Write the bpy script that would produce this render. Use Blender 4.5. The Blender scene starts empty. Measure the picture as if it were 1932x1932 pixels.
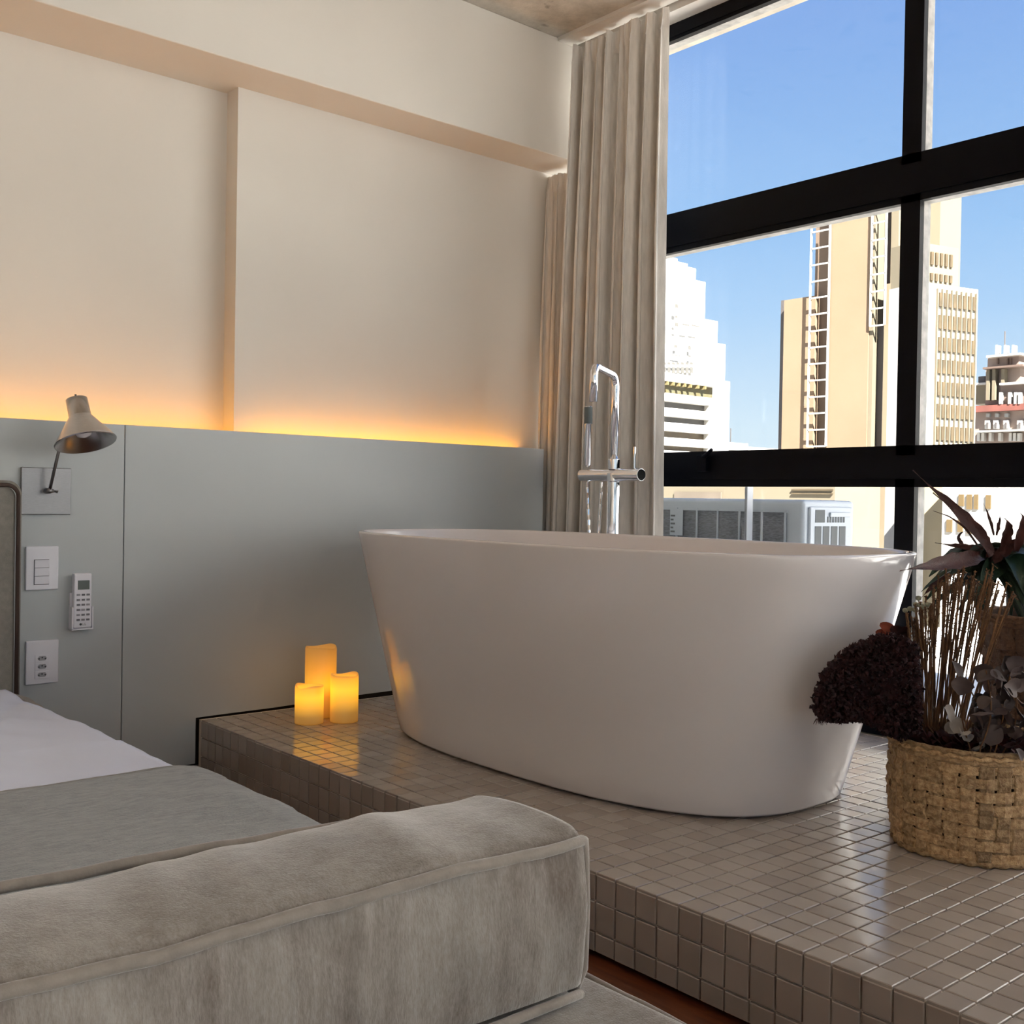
import bpy, bmesh, math, random
from mathutils import Vector, Matrix, Euler
import numpy as np
random.seed(7)
sc = bpy.context.scene
COL = sc.collection
# ------------------------------------------------------------------ camera
H = 0.8416
F_PX = 2040.0
RM = Matrix(((0.76059297, 0.00509184, 0.64920906),
             (-0.64900795, -0.02013061, 0.76051524),
             (0.0169414, -0.99978439, -0.01200656)))      # world = RM @ (right, down, forward)
cam_d = bpy.data.cameras.new('camera'); cam = bpy.data.objects.new('camera', cam_d); COL.objects.link(cam)
m = Matrix.Identity(4)
for i in range(3):
    m[i][0] = RM[i][0]; m[i][1] = -RM[i][1]; m[i][2] = -RM[i][2]
m[2][3] = H
cam.matrix_world = m
cam_d.sensor_width = 36.0; cam_d.lens = F_PX / 1932 * 36; cam_d.clip_start = 0.02; cam_d.clip_end = 3000
sc.camera = cam
# ------------------------------------------------------------------ world, sun, exposure
SUN_AZ = math.radians(240)      # direction TOWARDS the sun, from +x counter-clockwise: behind the building
SUN_EL = math.radians(42)
w = bpy.data.worlds.new('world'); sc.world = w; w.use_nodes = True
nt = w.node_tree; nt.nodes.clear()
# clear-sky gradient by elevation, the same all around, running on as the sky in view does
tcw = nt.nodes.new('ShaderNodeTexCoord'); sxw = nt.nodes.new('ShaderNodeSeparateXYZ'); nt.links.new(tcw.outputs['Generated'], sxw.inputs[0])
sky = nt.nodes.new('ShaderNodeValToRGB'); el = sky.color_ramp.elements
el[0].position = 0.0; el[0].color = (.44, .52, .57, 1); el[1].position = 1.0; el[1].color = (.075, .155, .36, 1)
for p_, c_ in ((.066, (.40, .49, .56, 1)), (.17, (.255, .385, .55, 1)), (.235, (.20, .335, .53, 1)), (.41, (.132, .238, .475, 1)), (.70, (.09, .18, .40, 1))):
    e_ = el.new(p_); e_.color = c_
nt.links.new(sxw.outputs[2], sky.inputs[0])
bg = nt.nodes.new('ShaderNodeBackground'); bg.inputs[1].default_value = 0.80
out = nt.nodes.new('ShaderNodeOutputWorld')
nt.links.new(sky.outputs[0], bg.inputs[0]); nt.links.new(bg.outputs[0], out.inputs[0])
sun_d = bpy.data.lights.new('sun', 'SUN'); sun_d.energy = 19.0; sun_d.angle = math.radians(0.6); sun_d.color = (1.0, 0.955, 0.89)
sun = bpy.data.objects.new('sun', sun_d); COL.objects.link(sun)
sun.rotation_euler = Vector((math.cos(SUN_AZ) * math.cos(SUN_EL), math.sin(SUN_AZ) * math.cos(SUN_EL), math.sin(SUN_EL))).to_track_quat('Z', 'Y').to_euler()
sc.view_settings.view_transform = 'Standard'; sc.view_settings.look = 'None'
sc.view_settings.exposure = 1.24; sc.view_settings.gamma = 1.0
sc.view_settings.use_curve_mapping = False
sc.cycles.max_bounces = 14; sc.cycles.diffuse_bounces = 8; sc.cycles.transparent_max_bounces = 16
sc.cycles.sample_clamp_indirect = 6.0
sc.cycles.caustics_reflective = False; sc.cycles.caustics_refractive = False

CAMP = Vector((0, 0, H))
def at(px, py, ax, val):
    """point of the world seen at a photo pixel, on the plane axis=val"""
    d = RM @ Vector((px - 966, py - 966, F_PX)); t = (val - CAMP[ax]) / d[ax]
    return CAMP + d * t
def proj(p):
    q = RM.transposed() @ (Vector(p) - CAMP)
    return (966 + F_PX * q.x / q.z, 966 + F_PX * q.y / q.z, q.z)
# ------------------------------------------------------------------ materials
MATS = {}
def new_mat(name):
    mt = bpy.data.materials.new(name); mt.use_nodes = True
    n = mt.node_tree; b = n.nodes['Principled BSDF']
    return mt, n, b
def mat(name, col, rough=0.5, metal=0.0, spec=0.5, var=0.0, scale=8.0, bump=0.0, bscale=60.0, sheen=0.0, col2=None, stretch=(1, 1, 1), coat=0.0, emit=None, estr=0.0, detail=4, objrand=0.0):
    if name in MATS: return MATS[name]
    mt, n, b = new_mat(name)
    L = n.links.new
    b.inputs['Base Color'].default_value = (*col, 1); b.inputs['Roughness'].default_value = rough
    b.inputs['Metallic'].default_value = metal; b.inputs['Specular IOR Level'].default_value = spec
    if coat: b.inputs['Coat Weight'].default_value = coat; b.inputs['Coat Roughness'].default_value = 0.05
    if sheen: b.inputs['Sheen Weight'].default_value = sheen; b.inputs['Sheen Roughness'].default_value = 0.4
    tc = n.nodes.new('ShaderNodeTexCoord'); mp = n.nodes.new('ShaderNodeMapping'); mp.inputs['Scale'].default_value = stretch
    geo = n.nodes.new('ShaderNodeNewGeometry')
    L(geo.outputs['Position'], mp.inputs[0])
    if var or col2:
        no = n.nodes.new('ShaderNodeTexNoise'); no.inputs['Scale'].default_value = scale; no.inputs['Detail'].default_value = detail
        L(mp.outputs[0], no.inputs['Vector'])
        c2 = col2 if col2 else tuple(c * (1 - var) for c in col)
        c1 = col if col2 else tuple(min(1, c * (1 + var)) for c in col)
        mx = n.nodes.new('ShaderNodeMix'); mx.data_type = 'RGBA'
        mx.inputs[6].default_value = (*c1, 1); mx.inputs[7].default_value = (*c2, 1)
        cr = n.nodes.new('ShaderNodeValToRGB'); cr.color_ramp.elements[0].position = 0.3; cr.color_ramp.elements[1].position = 0.7
        L(no.outputs[0], cr.inputs[0]); L(cr.outputs[0], mx.inputs[0]); src = mx.outputs[2]
        if objrand:
            oi = n.nodes.new('ShaderNodeObjectInfo'); hs = n.nodes.new('ShaderNodeHueSaturation')
            mr = n.nodes.new('ShaderNodeMapRange'); mr.inputs[3].default_value = 1 - objrand; mr.inputs[4].default_value = 1 + objrand
            L(oi.outputs['Random'], mr.inputs[0]); L(mr.outputs[0], hs.inputs['Value']); L(src, hs.inputs['Color']); src = hs.outputs[0]
        L(src, b.inputs['Base Color'])
    if bump:
        nb = n.nodes.new('ShaderNodeTexNoise'); nb.inputs['Scale'].default_value = bscale; nb.inputs['Detail'].default_value = 3
        L(mp.outputs[0], nb.inputs['Vector'])
        bp = n.nodes.new('ShaderNodeBump'); bp.inputs['Strength'].default_value = bump; bp.inputs['Distance'].default_value = 0.01
        L(nb.outputs[0], bp.inputs['Height']); L(bp.outputs[0], b.inputs['Normal'])
    if emit: b.inputs['Emission Color'].default_value = (*emit, 1); b.inputs['Emission Strength'].default_value = estr
    MATS[name] = mt
    return mt
M_wall = mat('wall_paint', (0.66, 0.625, 0.57), 0.85, var=0.02, scale=2, bump=0.02, bscale=120)
M_panel = mat('panel_laminate', (0.47, 0.50, 0.51), 0.42, spec=0.4, var=0.015, scale=3)
M_black = mat('black_steel', (0.002, 0.002, 0.004), 0.5, spec=0.12, var=0.2, scale=20)
M_alu = mat('grey_putty_trim', (0.42, 0.40, 0.37), 0.6, var=0.25, scale=30)
M_cream = mat('cream_render', (0.62, 0.55, 0.45), 0.9, var=0.15, scale=10)
M_white = mat('white_acrylic', (0.74, 0.70, 0.70), 0.14, spec=0.5, coat=0.3)
M_shade = mat('shade_metal', (0.50, 0.49, 0.49), 0.27, metal=1.0, var=0.05, scale=90, stretch=(1, 1, 6))
M_chrome = mat('chrome', (0.86, 0.86, 0.88), 0.06, metal=1.0)
M_nickel = mat('brushed_nickel', (0.24, 0.235, 0.24), 0.38, metal=1.0, var=0.06, scale=120, stretch=(1, 1, 8), bump=0.03, bscale=300)
M_plast = mat('white_plastic', (0.74, 0.74, 0.80), 0.35)
M_dark = mat('dark_plastic', (0.04, 0.045, 0.045), 0.35)
M_grey = mat('grey_print', (0.16, 0.16, 0.18), 0.5)
M_curtain = mat('curtain_linen', (0.68, 0.65, 0.61), 0.95, var=0.10, scale=90, stretch=(1, 1, 0.15), bump=0.12, bscale=500, sheen=0.2)
def velvet_mat(name, dark, light, k=1.0):
    mt, n, b = new_mat(name); L = n.links.new; geo = n.nodes.new('ShaderNodeNewGeometry')
    def noise(sc_, st, det, rough=.6, dist=0.0):
        mp = n.nodes.new('ShaderNodeMapping'); mp.inputs['Scale'].default_value = st; L(geo.outputs['Position'], mp.inputs[0])
        q = n.nodes.new('ShaderNodeTexNoise'); q.inputs['Scale'].default_value = sc_; q.inputs['Detail'].default_value = det; q.inputs['Roughness'].default_value = rough; q.inputs['Distortion'].default_value = dist
        L(mp.outputs[0], q.inputs['Vector']); return q.outputs[0]
    a = noise(7, (1, 1, .55), 5, .55, .3); c = noise(60, (1, 1, .22), 6, .75); d = noise(420, (1, 1, .3), 2, .6)
    m1 = n.nodes.new('ShaderNodeMath'); m1.operation = 'MULTIPLY_ADD'; m1.inputs[1].default_value = .75; L(c, m1.inputs[0]); L(a, m1.inputs[2])
    m2 = n.nodes.new('ShaderNodeMath'); m2.operation = 'MULTIPLY_ADD'; m2.inputs[1].default_value = .45; L(d, m2.inputs[0]); L(m1.outputs[0], m2.inputs[2])
    r = n.nodes.new('ShaderNodeValToRGB'); e = r.color_ramp.elements; e[0].position = .86; e[0].color = (*dark, 1); e[1].position = 1.34; e[1].color = (*light, 1)
    mr = n.nodes.new('ShaderNodeMapRange'); mr.inputs[1].default_value = 0; mr.inputs[2].default_value = 2.2; L(m2.outputs[0], mr.inputs[0])
    e[0].position = .39; e[1].position = .61
    L(mr.outputs[0], r.inputs[0]); L(r.outputs[0], b.inputs['Base Color']); b.inputs['Roughness'].default_value = .95
    b.inputs['Sheen Weight'].default_value = .8; b.inputs['Sheen Roughness'].default_value = .35; b.inputs['Specular IOR Level'].default_value = .1
    bp = n.nodes.new('ShaderNodeBump'); bp.inputs['Strength'].default_value = .35; bp.inputs['Distance'].default_value = .004
    L(m2.outputs[0], bp.inputs['Height']); L(bp.outputs[0], b.inputs['Normal'])
    MATS[name] = mt; return mt
M_velvet = velvet_mat('taupe_velvet', (.17, .142, .12), (.33, .305, .28))
M_pipe = mat('velvet_piping', (0.25, 0.218, 0.19), 0.9, var=0.12, scale=60, sheen=0.6, bump=0.1, bscale=300)
M_hbpipe = mat('dark_piping', (0.05, 0.028, 0.02), 0.8)
M_hb = mat('headboard_fabric', (0.22, 0.205, 0.18), 0.95, var=0.10, scale=90, bump=0.15, bscale=400, sheen=0.2)
M_sheet = mat('white_sheet', (0.74, 0.80, 1.0), 0.9, var=0.02, scale=6, bump=0.06, bscale=12)
M_blanket = mat('grey_blanket', (0.15, 0.165, 0.175), 0.95, col2=(0.25, 0.265, 0.28), scale=45, stretch=(1, 3, 1), bump=0.35, bscale=220, sheen=0.5, detail=8)
M_wood = mat('red_brown_floorboard', (0.085, 0.024, 0.010), 0.4, col2=(0.16, 0.05, 0.02), scale=18, stretch=(6, 0.5, 1), objrand=0.2)
M_grout = mat('grout', (0.74, 0.66, 0.58), 0.8, var=0.1, scale=40)
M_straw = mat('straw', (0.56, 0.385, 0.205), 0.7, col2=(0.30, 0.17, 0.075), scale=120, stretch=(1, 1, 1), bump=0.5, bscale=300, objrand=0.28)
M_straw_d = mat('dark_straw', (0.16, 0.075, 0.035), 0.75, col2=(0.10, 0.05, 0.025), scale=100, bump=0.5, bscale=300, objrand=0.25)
def tile_mat():
    mt, n, b = new_mat('glazed_tile'); L = n.links.new
    geo = n.nodes.new('ShaderNodeNewGeometry'); sn = n.nodes.new('ShaderNodeVectorMath'); sn.operation = 'SNAP'
    sn.inputs[1].default_value = (0.0502, 0.0502, 0.0565); ad = n.nodes.new('ShaderNodeVectorMath'); ad.inputs[1].default_value = (-1.427, -0.0098, -0.0381)
    L(geo.outputs['Position'], ad.inputs[0]); L(ad.outputs[0], sn.inputs[0])
    wn = n.nodes.new('ShaderNodeTexWhiteNoise'); L(sn.outputs[0], wn.inputs[0])
    mx = n.nodes.new('ShaderNodeMix'); mx.data_type = 'RGBA'; mx.inputs[6].default_value = (0.35, 0.30, 0.265, 1); mx.inputs[7].default_value = (0.43, 0.38, 0.34, 1)
    L(wn.outputs[0], mx.inputs[0]); L(mx.outputs[2], b.inputs['Base Color'])
    no = n.nodes.new('ShaderNodeTexNoise'); no.inputs['Scale'].default_value = 9; L(geo.outputs['Position'], no.inputs['Vector'])
    mr = n.nodes.new('ShaderNodeMapRange'); mr.inputs[3].default_value = 0.10; mr.inputs[4].default_value = 0.22
    L(no.outputs[0], mr.inputs[0]); L(mr.outputs[0], b.inputs['Roughness'])
    bp = n.nodes.new('ShaderNodeBump'); bp.inputs['Strength'].default_value = 0.05; bp.inputs['Distance'].default_value = 0.01
    n2 = n.nodes.new('ShaderNodeTexNoise'); n2.inputs['Scale'].default_value = 25; L(geo.outputs['Position'], n2.inputs['Vector'])
    L(n2.outputs[0], bp.inputs['Height']); L(bp.outputs[0], b.inputs['Normal'])
    b.inputs['Specular IOR Level'].default_value = 0.8
    return mt
def glass_mat():
    mt = bpy.data.materials.new('window_glass'); mt.use_nodes = True; n = mt.node_tree; n.nodes.clear(); L = n.links.new
    tr = n.nodes.new('ShaderNodeBsdfTransparent'); tr.inputs[0].default_value = (0.97, 0.98, 0.98, 1)
    gl = n.nodes.new('ShaderNodeBsdfGlossy'); gl.inputs['Roughness'].default_value = 0.01
    df = n.nodes.new('ShaderNodeBsdfDiffuse'); df.inputs[0].default_value = (0.8, 0.8, 0.8, 1)
    lw = n.nodes.new('ShaderNodeLayerWeight'); lw.inputs[0].default_value = 0.5
    pw = n.nodes.new('ShaderNodeMath'); pw.operation = 'POWER'; pw.inputs[1].default_value = 5.0; L(lw.outputs['Facing'], pw.inputs[0])
    fr = n.nodes.new('ShaderNodeMath'); fr.operation = 'MULTIPLY_ADD'; fr.inputs[1].default_value = 0.6; fr.inputs[2].default_value = 0.018; L(pw.outputs[0], fr.inputs[0])
    m1 = n.nodes.new('ShaderNodeMixShader'); m2 = n.nodes.new('ShaderNodeMixShader')
    no = n.nodes.new('ShaderNodeTexNoise'); no.inputs['Scale'].default_value = 260; no.inputs['Detail'].default_value = 1
    geo = n.nodes.new('ShaderNodeNewGeometry'); L(geo.outputs['Position'], no.inputs['Vector'])
    mr = n.nodes.new('ShaderNodeMapRange'); mr.inputs[1].default_value = 0.74; mr.inputs[2].default_value = 0.8; mr.inputs[3].default_value = 0.012; mr.inputs[4].default_value = 0.25
    L(no.outputs[0], mr.inputs[0])
    L(fr.outputs[0], m1.inputs[0]); L(tr.outputs[0], m1.inputs[1]); L(gl.outputs[0], m1.inputs[2])
    L(mr.outputs[0], m2.inputs[0]); L(m1.outputs[0], m2.inputs[1]); L(df.outputs[0], m2.inputs[2])
    o = n.nodes.new('ShaderNodeOutputMaterial'); L(m2.outputs[0], o.inputs[0])
    return mt
def concrete_mat():
    mt, n, b = new_mat('raw_concrete'); L = n.links.new
    geo = n.nodes.new('ShaderNodeNewGeometry')
    a = n.nodes.new('ShaderNodeTexNoise'); a.inputs['Scale'].default_value = 3.2; a.inputs['Detail'].default_value = 10; a.inputs['Roughness'].default_value = 0.7
    c = n.nodes.new('ShaderNodeTexNoise'); c.inputs['Scale'].default_value = 7.5; c.inputs['Detail'].default_value = 6; c.inputs['Distortion'].default_value = 0.6
    L(geo.outputs['Position'], a.inputs['Vector']); L(geo.outputs['Position'], c.inputs['Vector'])
    r = n.nodes.new('ShaderNodeValToRGB'); e = r.color_ramp.elements
    e[0].position = 0.36; e[0].color = (0.32, 0.29, 0.245, 1); e[1].position = 0.66; e[1].color = (0.66, 0.61, 0.53, 1)
    r2 = n.nodes.new('ShaderNodeValToRGB'); e = r2.color_ramp.elements
    e[0].position = 0.58; e[0].color = (0, 0, 0, 1); e[1].position = 0.70; e[1].color = (1, 1, 1, 1)
    mx = n.nodes.new('ShaderNodeMix'); mx.data_type = 'RGBA'; mx.inputs[7].default_value = (0.075, 0.05, 0.032, 1)
    L(a.outputs[0], r.inputs[0]); L(c.outputs[0], r2.inputs[0]); L(r2.outputs[0], mx.inputs[0]); L(r.outputs[0], mx.inputs[6]); L(mx.outputs[2], b.inputs['Base Color'])
    b.inputs['Roughness'].default_value = 0.9
    bp = n.nodes.new('ShaderNodeBump'); bp.inputs['Strength'].default_value = 0.5; bp.inputs['Distance'].default_value = 0.02
    L(a.outputs[0], bp.inputs['Height']); L(bp.outputs[0], b.inputs['Normal'])
    return mt
def wax_mat(name, glow_z0, glow_z1, peak, strength, top):
    """LED candle: gives off light, brightest in a band below the rim (generated z)"""
    mt, n, b = new_mat(name); L = n.links.new
    tc = n.nodes.new('ShaderNodeTexCoord'); sx = n.nodes.new('ShaderNodeSeparateXYZ'); L(tc.outputs['Generated'], sx.inputs[0])
    r = n.nodes.new('ShaderNodeValToRGB'); e = r.color_ramp.elements
    e[0].position = 0.0; e[0].color = (0.13, 0.05, 0.005, 1); e[1].position = 1.0; e[1].color = (0.30, 0.11, 0.012, 1)
    for p, c in ((glow_z0, (0.17, 0.075, 0.010, 1)), (peak, (0.95, 0.42, 0.018, 1)), (glow_z1, (0.75, 0.27, 0.012, 1)), (top, (0.36, 0.13, 0.014, 1))):
        k = e.new(p); k.color = c
    L(sx.outputs[2], r.inputs[0]); L(r.outputs[0], b.inputs['Emission Color']); b.inputs['Emission Strength'].default_value = strength
    b.inputs['Base Color'].default_value = (0.62, 0.42, 0.16, 1); b.inputs['Roughness'].default_value = 0.5
    return mt
TX, TY = 0.0, 0.0
# ------------------------------------------------------------------ mesh helpers
class MB:
    def __init__(s): s.v = []; s.f = []
    def add(s, v, f):
        o = len(s.v); s.v += [tuple(p) for p in v]; s.f += [tuple(i + o for i in q) for q in f]; return s
    def box(s, x0, x1, y0, y1, z0, z1, mtx=None):
        v = [Vector(p) for p in ((x0, y0, z0), (x1, y0, z0), (x1, y1, z0), (x0, y1, z0), (x0, y0, z1), (x1, y0, z1), (x1, y1, z1), (x0, y1, z1))]
        if mtx: v = [mtx @ p for p in v]
        return s.add(v, [(0, 3, 2, 1), (4, 5, 6, 7), (0, 1, 5, 4), (1, 2, 6, 5), (2, 3, 7, 6), (3, 0, 4, 7)])
    def tube(s, pts, r, n=12, caps=True, flat=1.0):
        pts = [Vector(p) for p in pts]; rs = r if isinstance(r, (list, tuple)) else [r] * len(pts)
        up = None; rings = []
        for i, p in enumerate(pts):
            t = (pts[min(i + 1, len(pts) - 1)] - pts[max(i - 1, 0)]).normalized()
            if up is None:
                up = t.orthogonal().normalized()
            up = (up - t * up.dot(t)).normalized(); sd = t.cross(up)
            rings.append([p + (up * math.cos(2 * math.pi * k / n) * flat + sd * math.sin(2 * math.pi * k / n)) * rs[i] for k in range(n)])
        return s.loft(rings, caps)
    def loft(s, rings, caps=True, closed=True):
        n = len(rings[0]); v = [p for r in rings for p in r]; f = []
        for i in range(len(rings) - 1):
            for k in range(n if closed else n - 1):
                f.append((i * n + k, i * n + (k + 1) % n, (i + 1) * n + (k + 1) % n, (i + 1) * n + k))
        if caps:
            f.append(tuple(reversed(range(n)))); f.append(tuple((len(rings) - 1) * n + k for k in range(n)))
        return s.add(v, f)
    def lathe(s, prof, c=(0, 0, 0), n=48, caps=True, mtx=None):
        rings = []
        for r, z in prof:
            rg = [Vector((r * math.cos(2 * math.pi * k / n), r * math.sin(2 * math.pi * k / n), z)) for k in range(n)]
            if mtx: rg = [mtx @ p for p in rg]
            rings.append([p + Vector(c) for p in rg])
        return s.loft(rings, caps)
    def grid(s, fn, nu, nv):
        v = [fn(i / (nu - 1), j / (nv - 1)) for i in range(nu) for j in range(nv)]
        f = [(i * nv + j, (i + 1) * nv + j, (i + 1) * nv + j + 1, i * nv + j + 1) for i in range(nu - 1) for j in range(nv - 1)]
        return s.add(v, f)
    def mesh(s, name, m, smooth=False, recalc=True):
        me = bpy.data.meshes.new(name); me.from_pydata([tuple(p) for p in s.v], [], s.f)
        if recalc:
            b = bmesh.new(); b.from_mesh(me); bmesh.ops.recalc_face_normals(b, faces=b.faces); b.to_mesh(me); b.free()
        if m: me.materials.append(m)
        if smooth:
            for p in me.polygons: p.use_smooth = True
        me.update(); return me
def link(name, me, parent=None, loc=None, rot=None):
    o = bpy.data.objects.new(name, me); COL.objects.link(o)
    if parent: o.parent = parent
    if loc is not None: o.location = loc
    if rot is not None: o.rotation_euler = rot
    return o
def ob(name, mb, m, parent=None, smooth=False, bevel=0, seg=2, angle=35, solid=0, sub=0, recalc=True):
    me = mb.mesh(name, m, smooth, recalc)
    # parts are modelled in world space: shift to the parent's origin
    o = link(name, me, parent)
    if parent is not None:
        pw = wpos(parent)
        me.transform(Matrix.Translation(-pw))
    else:
        bb = [Vector(v.co) for v in me.vertices]
        c = Vector(((min(p.x for p in bb) + max(p.x for p in bb)) / 2, (min(p.y for p in bb) + max(p.y for p in bb)) / 2, min(p.z for p in bb)))
        me.transform(Matrix.Translation(-c)); o.location = c
    if solid:
        q = o.modifiers.new('s', 'SOLIDIFY'); q.thickness = solid; q.offset = 0
    if bevel:
        q = o.modifiers.new('b', 'BEVEL'); q.width = bevel; q.segments = seg; q.limit_method = 'ANGLE'; q.angle_limit = math.radians(angle)
    if sub:
        q = o.modifiers.new('u', 'SUBSURF'); q.levels = sub; q.render_levels = sub
    if bevel and seg > 1:
        for p in me.polygons: p.use_smooth = True
        q = o.modifiers.new('w', 'WEIGHTED_NORMAL'); q.keep_sharp = True
    return o
def wpos(o):
    p = Vector(o.location)
    while o.parent: o = o.parent; p += Vector(o.location)
    return p
def tag(o, label=None, cat=None, group=None, kind=None):
    if label: o['label'] = label
    if cat: o['category'] = cat
    if group: o['group'] = group
    if kind: o['kind'] = kind
    return o
def thing(name, loc, label, cat, group=None):
    o = bpy.data.objects.new(name, None); COL.objects.link(o); o.location = loc; o.empty_display_size = 0.05
    return tag(o, label, cat, group)
def struct(name, mb, m, label, **k):
    o = ob(name, mb, m, **k); o['kind'] = 'structure'; o['label'] = label; o['category'] = name.split('_')[0]; return o
M_tile = tile_mat(); M_glass = glass_mat(); M_conc = concrete_mat()
# ------------------------------------------------------------------ room shell
XW = 3.0          # inner face of the window frames
YP, YB, YB2 = 3.15, 3.251, 3.329
ZP = 0.15; ZC = 2.605
XL, YF = -3.6, -4.2
fl = struct('floor', MB().box(XL - .1, 3.12, YF - .1, YB2 + .1, -0.12, -0.012), M_wood, 'dark red-brown wooden floor between the bench and the tiled platform')
bm_ = MB(); bm_.box(-0.058, 0.058, 0, 8.0, -0.012, 0.0); bme = bm_.mesh('floorboard', M_wood)
x = XL + 0.06; k = 0
while x < 1.43:
    o = link('floorboard', bme, fl, Vector((x, YF + 0.0, 0)) - wpos(fl)); x += 0.1185; k += 1
struct('ceiling', MB().box(XL - .1, XW + .06, YF - .1, YB2 + .1, ZC, ZC + .2), M_conc, 'rough stained bare concrete ceiling above the curtain')
wb = MB(); wb.box(1.585, 3.12, YB, YB2 + .14, 0, ZC); wb.box(XL - .1, 1.585, YB2, YB2 + .14, 0, ZC)
struct('wall_back', wb, M_wall, 'cream wall behind the bed, its right half stepped forward')
struct('trim_1', MB().box(XL, 3.02, 3.06, YB2 + .12, 2.155, ZC), M_wall, 'cream boxed beam along the top of the wall behind the bed', bevel=0.004)
struct('wall_left', MB().box(XL - .12, XL, YF, YB2 + .1, 0, ZC), M_wall, 'cream wall at the far left')
wf = MB(); wf.box(XL, 3.12, YF - .12, YF, 0, .12); wf.box(XL, 3.12, YF - .12, YF, 2.5, ZC); wf.box(XL, XL + .2, YF - .12, YF, .12, 2.5); wf.box(2.9, 3.12, YF - .12, YF, .12, 2.5)
struct('wall_front', wf, M_wall, 'cream wall around the added windows behind the viewer')
for i in range(4):  # unseen windows, added to let more daylight in from behind
    xa = XL + .2 + i * 1.575; xb = xa + 1.575; g = MB()
    g.box(xa, xa + .035, YF - .08, YF - .02, .12, 2.5); g.box(xb - .035, xb, YF - .08, YF - .02, .12, 2.5)
    for z in (.12, .9, 1.75, 2.44): g.box(xa, xb, YF - .08, YF - .02, z, z + .06)
    f_ = struct('window_%d' % (6 + i), g, M_black, 'unseen black-framed window added behind the viewer for fill light')
    ob('pane', MB().box(xa + .03, xb - .03, YF - .052, YF - .048, .15, 2.47), M_glass, f_)
rug = MB().box(-3.2, 1.38, -4.0, -.9, 0.0, .012)  # pale sheet added out of view to bounce sunlight into the room
tag(ob('rug', rug, mat('bounce_rug', (.64, .62, .60), .95, var=.06, scale=30, bump=.2, bscale=200)), 'unseen pale rug added behind the viewer to bounce sunlight', 'rug')
# the facade above the windows, with its cream soffit seen past the frame
wr = MB(); wr.box(2.995, 3.08, YF, 3.5, 2.575, ZC + .2); wr.box(3.0, 3.075, YF, 3.5, 2.517, 2.575)
wr.box(3.0, 3.3, 3.26, 3.5, -.4, 2.6); wr.box(3.0, 3.3, YF, 3.26, -.6, 0.148)
struct('wall_right', wr, M_cream, 'cream facade strip above the tall windows')
# curtain cove at the ceiling
cv = MB(); cv.box(2.90, 2.995, YF, 3.058, 2.573, ZC); cv.box(2.80, 2.88, YF, 3.058, 2.590, ZC)
struct('trim_2', cv, mat('cove_white', (0.62, 0.58, 0.53), 0.6), 'off-white cove along the ceiling above the windows')
# ------------------------------------------------------------------ windows
ML, MR = 1.726, 1.664          # mullion edges
bays = [(3.24, ML), (MR, 0.30), (0.238, -1.13), (-1.19, -2.55), (-2.61, -4.0)]
zs = [0.165, 0.215, 0.897, 1.021, 1.745, 1.888, 2.516, 2.573]
for i, (ya, yb) in enumerate(bays):
    fr = MB()
    ymid = [3.30, (ML + MR) / 2, 0.269, -1.16, -2.58, -4.1]
    hi, lo = ymid[i], ymid[i + 1]
    fr.box(2.955, 3.0, lo, hi, 0.15, zs[1]) if False else fr.box(2.955, 3.0, lo, hi, 0.150, 0.190)
    fr.box(2.985, 3.008, lo, hi, zs[2], zs[3]); fr.box(2.978, 2.985, lo, hi, zs[2] + .025, zs[3] - .03)
    fr.box(2.985, 3.008, lo, hi, zs[4], zs[5]); fr.box(2.978, 2.985, lo, hi, zs[4] + .02, zs[5] - .03)
    fr.box(2.985, 3.008, lo, hi, zs[6], zs[7]); fr.box(2.979, 2.985, lo, hi, zs[6] + .012, zs[7])
    fr.box(2.985, 3.006, ya, hi, 0.19, zs[7]); fr.box(2.985, 3.006, lo, yb, 0.19, zs[7])
    fo = struct('window_%d' % (i + 1), fr, M_black, ['tall black-framed window with three panes beside the curtain', 'tall black-framed window with three panes behind the flower baskets'][i] if i < 2 else 'tall black-framed window outside the view')
    # grey outer frame
    g = MB(); zz = [(0.19, 0.215), (zs[2] + .004, zs[3] - .004), (zs[4], zs[5] - .004), (zs[6] - 0.0, zs[7])]
    for a, b in zz: g.box(3.008, 3.046, lo, hi, a, b)
    g.box(3.008, 3.046, ya, hi, 0.19, zs[7]); g.box(3.008, 3.046, lo, yb, 0.19, zs[7])
    ob('outer_frame', g, M_alu, fo)
    for (a, b) in ((0.19, zs[2] + .02), (zs[3] - .02, zs[4] + .02), (zs[5] - .02, zs[6] + .02)):
        ob('pane', MB().box(3.028, 3.032, yb - .02, ya + .02, a, b), M_glass, fo)
    if i == 0:
        h = MB(); p = at(1330, 865, 0, 2.974)
        h.box(2.955, 2.979, p.y - .02, p.y + .025, p.z - .045, p.z + .012)
        h.tube([(2.965, p.y + .01, p.z), (2.955, p.y - .025, p.z + .012), (2.95, p.y - .05, p.z + .03)], [.008, .009, .006], 8)
        tag(ob('latch', h, M_black, fo, bevel=0.002), 'small black casement latch')
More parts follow.
